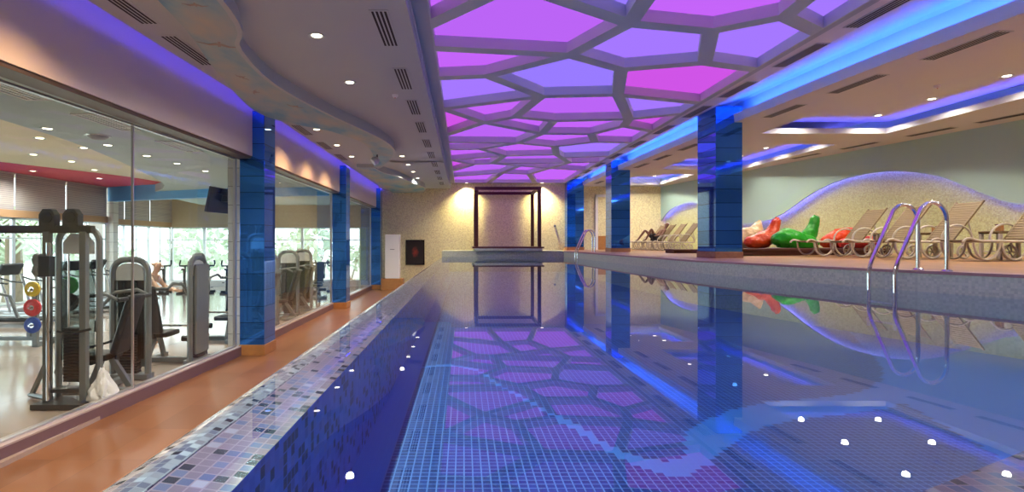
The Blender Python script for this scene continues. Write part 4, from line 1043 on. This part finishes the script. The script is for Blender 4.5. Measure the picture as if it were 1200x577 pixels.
# gym visitor standing, leaning forward towards +x
t = thing('person', 'person in beige top and rust shorts standing in the gym behind the press machine', 'person', (-6.55, 11.4, 0.05), 0.15)
J = dict(pelvis=(-0.08, 0, 0.93), belly=(-0.04, 0, 1.08), chest=(0.04, 0, 1.30), neck=(0.10, 0, 1.47), chin=(0.15, 0, 1.54), skull=(0.16, 0, 1.63), crown=(0.15, 0, 1.70),
         shL=(0.05, 0.19, 1.40), elL=(0.22, 0.24, 1.16), wrL=(0.45, 0.16, 1.10), shR=(0.05, -0.19, 1.40), elR=(0.25, -0.24, 1.17), wrR=(0.48, -0.16, 1.12),
         hipL=(-0.08, 0.10, 0.88), knL=(0.04, 0.12, 0.48), anL=(-0.06, 0.12, 0.08), ftL=(0.10, 0.13, 0.03), hipR=(-0.08, -0.10, 0.88), knR=(0.12, -0.12, 0.50), anR=(0.06, -0.12, 0.08), ftR=(0.22, -0.13, 0.03))
figure(t, J, M_skin2, (1, 0, -0.1))
skin('shirt', [(-0.08, 0, 0.96, (0.16, 0.125)), (-0.04, 0, 1.10, (0.15, 0.118)), (0.04, 0, 1.31, (0.175, 0.128)), (0.085, 0, 1.43, 0.085), (0.05, 0.20, 1.40, 0.08), (0.15, 0.225, 1.25, 0.066), (0.05, -0.20, 1.40, 0.08), (0.16, -0.225, 1.25, 0.066)],
     [(0, 1), (1, 2), (2, 3), (2, 4), (4, 5), (2, 6), (6, 7)], M_beige, t)
skin('shorts', [(-0.08, 0, 0.93, (0.155, 0.13)), (-0.07, 0.11, 0.83, 0.115), (0.0, 0.12, 0.60, 0.095), (-0.07, -0.11, 0.83, 0.115), (0.05, -0.12, 0.61, 0.095)], [(0, 1), (1, 2), (0, 3), (3, 4)], M_rust, t)
skin('hair', [(0.12, 0, 1.665, (0.092, 0.098)), (0.09, 0, 1.60, 0.078)], [(0, 1)], M_skin2 if False else pbr('light_brown_hair', (0.28, 0.16, 0.08), 0.7), t)

# ------------------------------------------------------------------ far end: canopy, air conditioner, artwork, doorway
t = thing('canopy_frame', 'dark wooden four-post canopy frame on a low stone base at the far pool end', 'canopy', (1.93, 23.3, 0))
CX0, CX1, CY0, CY1 = -1.36, 1.36, 0.35, 2.75
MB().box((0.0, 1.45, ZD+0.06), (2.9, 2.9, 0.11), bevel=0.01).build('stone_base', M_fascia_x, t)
MB().box((0.0, 1.43, ZD+0.15), (3.06, 2.8, 0.07), bevel=0.01).build('floor_board', M_wood, t)
for x in (CX0, CX1):
    for y in (CY0, CY1): MB().box((x, y, 3.18), (0.15, 0.15, 2.62), bevel=0.008).build('post', M_wood, t)
for y in (CY0, CY1): MB().box((0, y, 4.50), (2.87, 0.13, 0.13), bevel=0.008).build('beam', M_wood, t)
for x in (CX0, CX1): MB().box((x, (CY0+CY1)/2, 4.50), (0.13, CY1-CY0-0.1, 0.13), bevel=0.008).build('side_beam', M_wood, t)
for x in (CX0, CX1): MB().ball((x, CY0-0.02, 4.38), 0.10, 2, sc=(1, 1, 0.8)).build('finial', M_wood, t, smooth=True)
t = thing('air_conditioner', 'tall white floor standing air conditioner against the cream back wall', 'air conditioner', (-3.22, 24.95, 0.52))
MB().box((0, 0, 1.0), (0.66, 0.42, 2.0), bevel=0.025, seg=3).build('cabinet', M_acwhite, t)
MB().box((0, -0.212, 1.62), (0.58, 0.012, 0.5), bevel=0.004, seg=1).build('front_panel', M_acwhite, t)
MB().box((0, -0.216, 1.32), (0.20, 0.012, 0.035)).build('badge_strip', M_acgrey, t)
m = MB()
for q in range(26): m.box((0, -0.214, 0.12+q*0.042), (0.54, 0.012, 0.022))
m.build('intake_grille', M_acwhite, t)
MB().box((-3.22, 24.95, 0.26), (0.98, 0.62, 0.52), bevel=0.015).build('wooden_plinth', M_plinthwood)
tag(bpy.data.objects['wooden_plinth'], 'low oak plinth carrying the white air conditioner', 'plinth')
t = thing('wall_artwork', 'black framed dark picture with a red burst on the cream back wall', 'picture', (-2.32, YB-0.03, 1.68))
MB().box((0, 0, 0), (0.86, 0.05, 1.12)).build('canvas', M_art, t)
m = MB()
for s in (-1, 1): m.box((s*0.43, -0.01, 0), (0.05, 0.07, 1.2)); m.box((0, -0.01, s*0.575), (0.9, 0.07, 0.05))
m.build('frame', M_blackgloss, t)
t = thing('wall_fitting', 'small round dark fitting on the cream wall right of the canopy', 'fitting', (4.4, YB-0.03, 2.95))
MB().disc((0, 0, 0), 0.06, 'y', 0.05, 16).build('plate', M_acgrey, t, smooth=True); MB().disc((0, -0.035, 0), 0.025, 'y', 0.03, 12).build('knob', M_darkgrey, t, smooth=True)
d = struct(MB().box((6.9, YB-0.02, 3.05), (0.86, 0.03, 2.2)).build('door_1', M_cream_x))
m = MB(); m.box((6.40, YB-0.05, 3.1), (0.12, 0.1, 2.7)); m.box((7.40, YB-0.05, 3.1), (0.12, 0.1, 2.7)); m.box((6.9, YB-0.05, 4.40), (1.12, 0.1, 0.12)); m.build('frame', M_white, d)
MB().box((6.9, YB-0.06, 2.14), (0.86, 0.05, 0.66)).build('lower_panel', M_plinthwood, d)

# ------------------------------------------------------------------ pool ladders
def make_ladder(label, p0, dirv, z0):
    ang = math.atan2(dirv[1], dirv[0])
    t = thing('pool_ladder', label, 'pool ladder', (p0[0], p0[1], z0), ang)
    for s in (0.0, 0.40):
        top = [(0, s, 0.0), (0, s, 0.52)]+arc((0.19, s, 0.60), 0.19, PI, PI*0.22, 10, ry=0.235)
        path = top+[(0.62, s, 0.12), (0.652, s, 0.02), (0.66, s, -0.05), (0.66, s, -0.72)]
        r_ = MB().tube(path, 0.024, 14).build('handrail', M_chrome, t, smooth=True)
        MB().lathe([(0.024, 0.02), (0.045, 0.016), (0.058, 0.0), (0.0, 0.0)], (0, s, 0.0), 18).build('flange', M_chrome, r_, smooth=True)
    for z in (-0.40, -0.64): MB().box((0.66, 0.20, z), (0.09, 0.40, 0.03), bevel=0.008).build('tread', M_chrome, t)
    return t
make_ladder('chrome pool ladder with two curved handrails at the near right pool edge', (5.87, 7.05), (-1.0, -0.05), deckz(5.87))
make_ladder('small distant chrome pool ladder at the far right pool edge', (4.98, 21.1), (-1.0, 0.0), ZD)

# ------------------------------------------------------------------ loungers
def make_lounger(label, loc, rz, group):
    t = thing('sun_lounger', label, 'sun lounger', loc, rz, group)    # foot at -x, head at +x
    for s in (-0.31, 0.31):
        c_ = arc((-0.86, s, 0.30), 0.10, PI*0.95, PI*0.3, 6, ry=0.075)
        MB().tube(c_+[(-0.7, s, 0.335), (0.0, s, 0.325), (0.66, s, 0.325)], 0.022, 8).build('side_rail', M_resin, t, smooth=True)
        for cx in (-0.57, -0.10):
            MB().tube(arc((cx, s, 0.31), 0.22, PI*1.0, PI*2.0, 12, ry=0.29), 0.019, 8).build('leg', M_resin, t, smooth=True)
        a_ = MB().tube([(0.08, s, 0.34)]+arc((0.36, s, 0.38), 0.28, PI*0.92, PI*0.08, 10, ry=0.26)+[(0.64, s, 0.33)], 0.019, 8).build('armrest', M_resin, t, smooth=True)
        w_ = MB().tube(arc((0.46, s*1.09, 0.14), 0.115, 0, 2*PI*15/16, 15), 0.022, 8, closed=True).build('wheel', M_resin, t, smooth=True)
        m = MB()
        for q in range(3): a = PI*q/3; m.tube([(0.46-0.1*math.cos(a), s*1.09, 0.14-0.1*math.sin(a)), (0.46+0.1*math.cos(a), s*1.09, 0.14+0.1*math.sin(a))], 0.011, 6)
        m.build('spoke', M_resin, w_, smooth=True)
        MB().tube([(0.46, s, 0.325), (0.46, s, 0.14), (0.46, s*1.09, 0.14)], 0.018, 8).build('wheel_bracket', M_resin, t, smooth=True)
    m = MB()
    for q in range(17): m.box((-0.78+q*0.064, 0, 0.345), (0.0625, 0.58, 0.022), bevel=0.006, seg=1)
    m.box((-0.27, -0.27, 0.335), (1.1, 0.03, 0.016)); m.box((-0.27, 0.27, 0.335), (1.1, 0.03, 0.016))
    m.build('seat', M_sling, t)
    ang = math.radians(52); m = MB()
    for q in range(16):
        u = 0.05+q*0.057; m.box((0.30+u*math.cos(ang), 0, 0.345+u*math.sin(ang)), (0.0565, 0.58, 0.022), rot=Euler((0, -ang, 0)), bevel=0.006, seg=1)
    for s in (-0.28, 0.28): m.box((0.30+0.48*math.cos(ang), s, 0.345+0.48*math.sin(ang)), (0.96, 0.035, 0.03), rot=Euler((0, -ang, 0)))
    m.build('backrest', M_sling, t)
    MB().tube([(0.62, -0.25, 0.74), (0.72, -0.25, 0.34)], 0.014, 6).build('back_strut', M_resin, t, smooth=True)
    return t
GLN = 'sun loungers on the near deck'
SPOTS = [(12.75, 8.78), (11.6, 8.8), (10.5, 8.85), (9.4, 9.28)]
lg = make_lounger('tan sun lounger beside the bean bags, farthest of the near loungers', (SPOTS[0][1], SPOTS[0][0], deckz(8.8)+0.002), 0, GLN)
LL = ['tan sun lounger behind the near pool ladder, next to the round table', 'tan sun lounger right of the near pool ladder, left of the square table', 'tan sun lounger cut off by the right picture edge']
for (y, x), l in zip(SPOTS[1:], LL): dup(lg, (x, y, deckz(x)+0.002), 0, l, GLN)
FL = ['far tan sun lounger just left of the broad blue column', 'far empty tan sun lounger, second left of the broad blue column', 'far tan sun lounger carrying the reclining person', 'far empty tan sun lounger closest to the back wall']
for i, (y, l) in enumerate(zip([21.6, 22.7, 23.75, 24.8], FL)): dup(lg, (8.35-0.05*i, y, deckz(8.3)+0.002), 0, l, 'sun loungers on the far deck')
# reclining person (local frame of the far lounger)
t = thing('person', 'person in dark trunks with white cap reclining on a far sun lounger with knees raised', 'person', (8.25, 23.75, deckz(8.3)), 0)
J = dict(pelvis=(0.12, 0, 0.50), belly=(0.26, 0, 0.60), chest=(0.42, 0, 0.80), neck=(0.54, 0, 0.95), chin=(0.575, 0, 1.01), skull=(0.62, 0, 1.10), crown=(0.66, 0, 1.17),
         shL=(0.46, 0.20, 0.88), elL=(0.26, 0.28, 0.66), wrL=(0.05, 0.22, 0.72), shR=(0.46, -0.20, 0.88), elR=(0.28, -0.30, 0.64), wrR=(0.10, -0.24, 0.62),
         hipL=(0.08, 0.10, 0.48), knL=(-0.30, 0.14, 0.86), anL=(-0.62, 0.13, 0.44), ftL=(-0.74, 0.13, 0.39), hipR=(0.08, -0.10, 0.48), knR=(-0.12, -0.16, 0.92), anR=(-0.36, -0.15, 0.45), ftR=(-0.50, -0.15, 0.39))
figure(t, J, M_skin, (-0.85, 0, 0.35))
skin('trunks', [(0.12, 0, 0.50, (0.16, 0.125)), (0.06, 0.11, 0.50, 0.11), (-0.16, 0.125, 0.72, 0.085), (0.05, -0.11, 0.50, 0.11), (-0.03, -0.14, 0.74, 0.085)], [(0, 1), (1, 2), (0, 3), (3, 4)], M_navy, t)
skin('cap', [(0.645, 0, 1.135, (0.10, 0.11)), (0.675, 0, 1.19, 0.07)], [(0, 1)], M_towel, t)

# ------------------------------------------------------------------ tables, platforms, bean bags
def square_table(label, loc, group):
    t = thing('side_table', label, 'side table', loc, 0.05, group)
    m = MB()
    for q in range(7): m.box((-0.18+q*0.06, 0, 0.50), (0.054, 0.4, 0.022), bevel=0.005, seg=1)
    m.box((0, -0.185, 0.478), (0.4, 0.025, 0.03)); m.box((0, 0.185, 0.478), (0.4, 0.025, 0.03)); m.build('tabletop', M_sling, t)
    for x in (-0.17, 0.17):
        for y in (-0.17, 0.17): MB().box((x, y, 0.235), (0.05, 0.05, 0.47), bevel=0.008).build('leg', M_resin, t)
    MB().box((0, 0, 0.14), (0.34, 0.34, 0.02), bevel=0.005, seg=1).build('shelf', M_resin, t)
    return t
st_ = square_table('square tan side table between the two nearest sun loungers', (9.75, 9.93, deckz(9.75)), 'side tables between the loungers')
dup(st_, (9.55, 11.05, deckz(9.55)), 0.05, 'square tan side table seen behind the near pool ladder rail')
for x, y, l in ((9.75, 9.93, 'square side table between the two nearest loungers'), (9.55, 11.05, 'side table behind the ladder rail')):
    o = thing('table_caddy', 'small brown box standing on the '+l, 'box', (x, y, deckz(x)+0.512), 0.3, 'small brown boxes on the tables')
    MB().box((0, 0, 0.055), (0.09, 0.09, 0.11), bevel=0.01).build('case', M_plinthwood, o); MB().box((0, 0, 0.118), (0.10, 0.10, 0.016), bevel=0.005).build('lid', M_wood, o)
t = thing('round_table', 'round tan pedestal table between the two farthest near loungers', 'side table', (9.2, 12.17, deckz(9.2)))
MB().lathe([(0, 0.50), (0.215, 0.50), (0.225, 0.512), (0.215, 0.525), (0, 0.525)], seg=28).build('tabletop', M_sling, t, smooth=True)
for a in (0, PI/2, PI, 1.5*PI): MB().tube([(0.05*math.cos(a), 0.05*math.sin(a), 0.50), (0.06*math.cos(a), 0.06*math.sin(a), 0.2), (0.18*math.cos(a), 0.18*math.sin(a), 0.012)], 0.018, 8).build('leg', M_resin, t, smooth=True)
t = thing('low_platform', 'low dark wooden platform under the coloured bean bags', 'platform', (8.75, 14.6, deckz(8.75)))
MB().box((0, 0, 0.145), (4.0, 2.0, 0.05), bevel=0.008).build('deck_board', M_darkwood, t); MB().box((0, 0.02, 0.06), (3.92, 1.9, 0.12)).build('skirt', M_wood, t)
t = thing('low_platform', 'small dark low platform before the far loungers left of the broad column', 'platform', (7.3, 17.3, deckz(7.3)))
MB().box((0, 0, 0.10), (1.6, 0.8, 0.04), bevel=0.008).build('deck_board', M_darkwood, t); MB().box((0, 0.02, 0.04), (1.52, 0.72, 0.08)).build('skirt', M_wood, t)
PZ = deckz(8.75)+0.17
def bean_bag(label, x, y, rz, mat, path, seed, group='bean bags on the platform'):
    random.seed(seed); ph = [random.uniform(0, 6) for _ in range(4)]
    pts, rs = [], []
    n = 26; P = [p[:2] for p in path]; sm = smoothline([(p[0], p[1]) for p in path], 6); rr = smoothline([(p[2], 0) for p in path], 6)
    t = thing('bean_bag', label, 'bean bag', (x, y, PZ), rz, group)
    m = MB(); m.tube([(p[0]*1.06, 0, p[1]*1.1) for p in sm], [max(0.012, r[0]*1.08) for r in rr], 30); bmesh.ops.subdivide_edges(m.bm, edges=[e_ for e_ in m.bm.edges if e_.calc_length() > 0.05], cuts=1, use_grid_fill=True)
    for v in m.bm.verts:
        w_ = 0.045*noise.noise(v.co*5+V((seed*3.1, 0, 0)))+0.028*noise.noise(v.co*13+V((0, seed*1.7, 0)))
        v.co.y *= 1.12; v.co += v.co.normalized()*w_
        if v.co.z < 0.06: v.co.z = max(0.0, 0.03+0.5*(v.co.z-0.06))
    zm = min(v.co.z for v in m.bm.verts)
    for v in m.bm.verts: v.co.z -= zm
    o = m.build('cover', mat, t, smooth=True)
    e = path[-1]; MB().box((e[0]*1.06, 0, e[1]*1.1-zm-0.01), (0.05, 0.012, 0.06), rot=Euler((0, 0.4, 0)), bevel=0.004, seg=1).build('carry_loop', mat, t)
    return t
PK = [(-0.46, 0.08, 0.05), (-0.40, 0.12, 0.12), (-0.22, 0.16, 0.17), (0.0, 0.21, 0.20), (0.16, 0.32, 0.17), (0.25, 0.47, 0.125), (0.30, 0.60, 0.105), (0.31, 0.68, 0.09), (0.31, 0.735, 0.03)]
LOW = [(-0.50, 0.10, 0.05), (-0.44, 0.16, 0.15), (-0.24, 0.23, 0.225), (-0.05, 0.22, 0.21), (0.2, 0.17, 0.17), (0.42, 0.13, 0.125), (0.54, 0.10, 0.05)]
TALL = [(-0.60, 0.08, 0.05), (-0.50, 0.12, 0.12), (-0.2, 0.17, 0.17), (0.05, 0.24, 0.20), (0.18, 0.40, 0.16), (0.25, 0.55, 0.125), (0.28, 0.68, 0.11), (0.285, 0.76, 0.09), (0.285, 0.82, 0.03)]
bean_bag('cream bean bag at the left end of the platform beside the blue column', 7.95, 15.15, 0.1, M_creambag, [(-0.45, 0.10, 0.06), (-0.35, 0.16, 0.15), (-0.1, 0.24, 0.24), (0.1, 0.36, 0.22), (0.2, 0.5, 0.14), (0.25, 0.62, 0.09), (0.26, 0.69, 0.03)], 1)
bean_bag('orange bean bag with raised peak left of the big green bean bag', 7.98, 14.5, 0.05, M_orange, PK, 2)
bean_bag('big rounded green bean bag in front on the platform', 8.46, 13.95, -0.05, M_green, LOW, 3)
bean_bag('green bean bag with tall peak at the right of the platform', 9.5, 15.25, 0.0, M_green, TALL, 4)
bean_bag('orange bean bag in front of the tall peaked green bean bag', 9.98, 14.42, 0.1, M_orange, [(-0.5, 0.12, 0.08), (-0.3, 0.2, 0.17), (0.0, 0.26, 0.22), (0.3, 0.34, 0.18), (0.45, 0.42, 0.07)], 5)
bean_bag('dark red bean bag lying low at the right end of the platform', 10.1, 13.95, 0.0, M_red, [(-0.45, 0.1, 0.06), (-0.3, 0.13, 0.12), (0.0, 0.15, 0.15), (0.35, 0.14, 0.13), (0.5, 0.1, 0.06)], 6)
random.seed(11)

# ------------------------------------------------------------------ outdoors beyond the gym windows
struct(MB().box((-30, 20, -0.25), (90, 110, 0.2)).build('ground', M_ground))
def bush(label, loc, r, h, mat):
    t = thing('bush', label, 'bush', loc, random.uniform(0, 6), 'bushes outside the gym')
    m = MB()
    for q in range(230):
        a, e = random.uniform(0, 2*PI), math.asin(random.uniform(-0.2, 1)); k_ = random.uniform(0.55, 1.0)
        p = V((r*k_*math.cos(a)*math.cos(e), r*k_*math.sin(a)*math.cos(e), h*(0.35+0.6*k_*math.sin(e))))
        sz = r*random.uniform(0.10, 0.2); u = V((random.gauss(0, 1), random.gauss(0, 1), random.gauss(0, 1))).normalized(); w_ = u.cross(V((random.gauss(0, 1), random.gauss(0, 1), 1))).normalized()
        m.quad(p-u*sz, p-w_*sz*0.5, p+u*sz, p+w_*sz*0.5)
    m.build('foliage', mat, t, recalc=False)
    m = MB()
    for q in range(4): a = q*1.6; m.tube([(0.04*math.cos(a), 0.04*math.sin(a), 0), (0.4*r*math.cos(a), 0.4*r*math.sin(a), h*0.6)], [0.05, 0.02], 6)
    m.build('stem', M_bark, t)
BL = 'pale green bush growing outside the gym windows'
for x, y, r, h in [(-21, 17, 1.4, 1.6), (-22, 25, 1.9, 3.0), (-19, 29.5, 1.6, 2.4), (-26, 20.5, 2.2, 3.2), (-15.2, 31, 1.6, 2.5), (-11.3, 32.5, 1.7, 2.9), (-24.5, 32, 2.4, 4.2), (-30, 26, 2.6, 4.4), (-17.5, 37, 2.6, 4.4), (-10.5, 39, 2.6, 4.2), (-7.0, 34, 1.5, 2.4), (-21.5, 12.5, 1.5, 1.7)]:
    bush(BL, (x, y, -0.15), r, h, M_leaf2)
t = thing('palm_tree', 'palm tree with grey trunk standing outside the leftmost gym windows', 'palm tree', (-17.6, 21.3, -0.15))
MB().tube([(0, 0, 0), (0.08, 0, 1.2), (0.05, 0, 2.6), (-0.05, 0, 3.6)], [0.34, 0.29, 0.26, 0.24], 12).build('trunk', M_bark, t, smooth=True)
m = MB()
for q in range(20):
    a = q*2*PI/20+random.uniform(-.1, .1); el = random.uniform(0.1, 0.9)
    pts = []
    for s in range(7):
        u = s/6; rr_ = 2.3*u; pts.append(V((rr_*math.cos(a)*math.cos(el*0.7)-0.05, rr_*math.sin(a)*math.cos(el*0.7), 3.6+1.6*u*math.sin(el)-2.0*u*u)))
    sd = V((-math.sin(a), math.cos(a), 0))
    for p, q2 in zip(pts, pts[1:]):
        for s in (-1, 1):
            for f_ in (0.25, 0.75):
                c0 = p.lerp(q2, f_); m.quad(c0, c0+(q2-p)*0.35, c0+sd*s*0.42+(q2-p)*0.8-V((0, 0, 0.2)), c0+sd*s*0.36+(q2-p)*0.5-V((0, 0, 0.2)))
m.build('frond', M_leaf, t, recalc=False)

# ------------------------------------------------------------------ world, exterior light and camera
w = bpy.data.worlds.new('World'); SC.world = w; w.use_nodes = True
nt = w.node_tree; nt.nodes.clear()
wo = N(nt, 'ShaderNodeOutputWorld'); bg = N(nt, 'ShaderNodeBackground'); sk = N(nt, 'ShaderNodeTexSky', sky_type='HOSEK_WILKIE')
sk.turbidity = 6.0; sk.ground_albedo = 0.4; sk.sun_direction = V((-0.6, 0.2, 0.75)).normalized()
mx = N(nt, 'ShaderNodeMix', data_type='RGBA'); mx.inputs[0].default_value = 0.75; L(nt, sk.outputs[0], mx.inputs[6]); mx.inputs[7].default_value = (0.9, 0.96, 1.0, 1)
L(nt, mx.outputs[2], bg.inputs[0]); bg.inputs[1].default_value = 5.0; L(nt, bg.outputs[0], wo.inputs[0])
sl = bpy.data.lights.new('sun', 'SUN'); sl.energy = 4.0; sl.angle = 0.05; sl.color = (1, 0.95, 0.86)
so = bpy.data.objects.new('sun', sl); COL.objects.link(so); so.rotation_euler = (math.radians(-25), math.radians(35), 0)

cam = bpy.data.cameras.new('camera'); co = bpy.data.objects.new('camera', cam); COL.objects.link(co)
co.location = (0, 0, 2.15); co.rotation_euler = (PI/2, 0, 0)
cam.sensor_width = 36; cam.sensor_fit = 'HORIZONTAL'; cam.lens = 36*640/1200
cam.shift_x = (600-543)/1200; cam.shift_y = -(288.5-284.5)/1200
cam.clip_start = 0.05; cam.clip_end = 300
SC.camera = co
SC.view_settings.view_transform = 'Standard'; SC.view_settings.look = 'None'; SC.view_settings.gamma = 1.0; SC.view_settings.use_curve_mapping = False
SC.view_settings.exposure = 0.0
SC.cycles.max_bounces = 12; SC.cycles.transparent_max_bounces = 16; SC.cycles.glossy_bounces = 6; SC.cycles.diffuse_bounces = 5
SC.cycles.use_denoising = True
SC.cycles.sample_clamp_indirect = 6.0
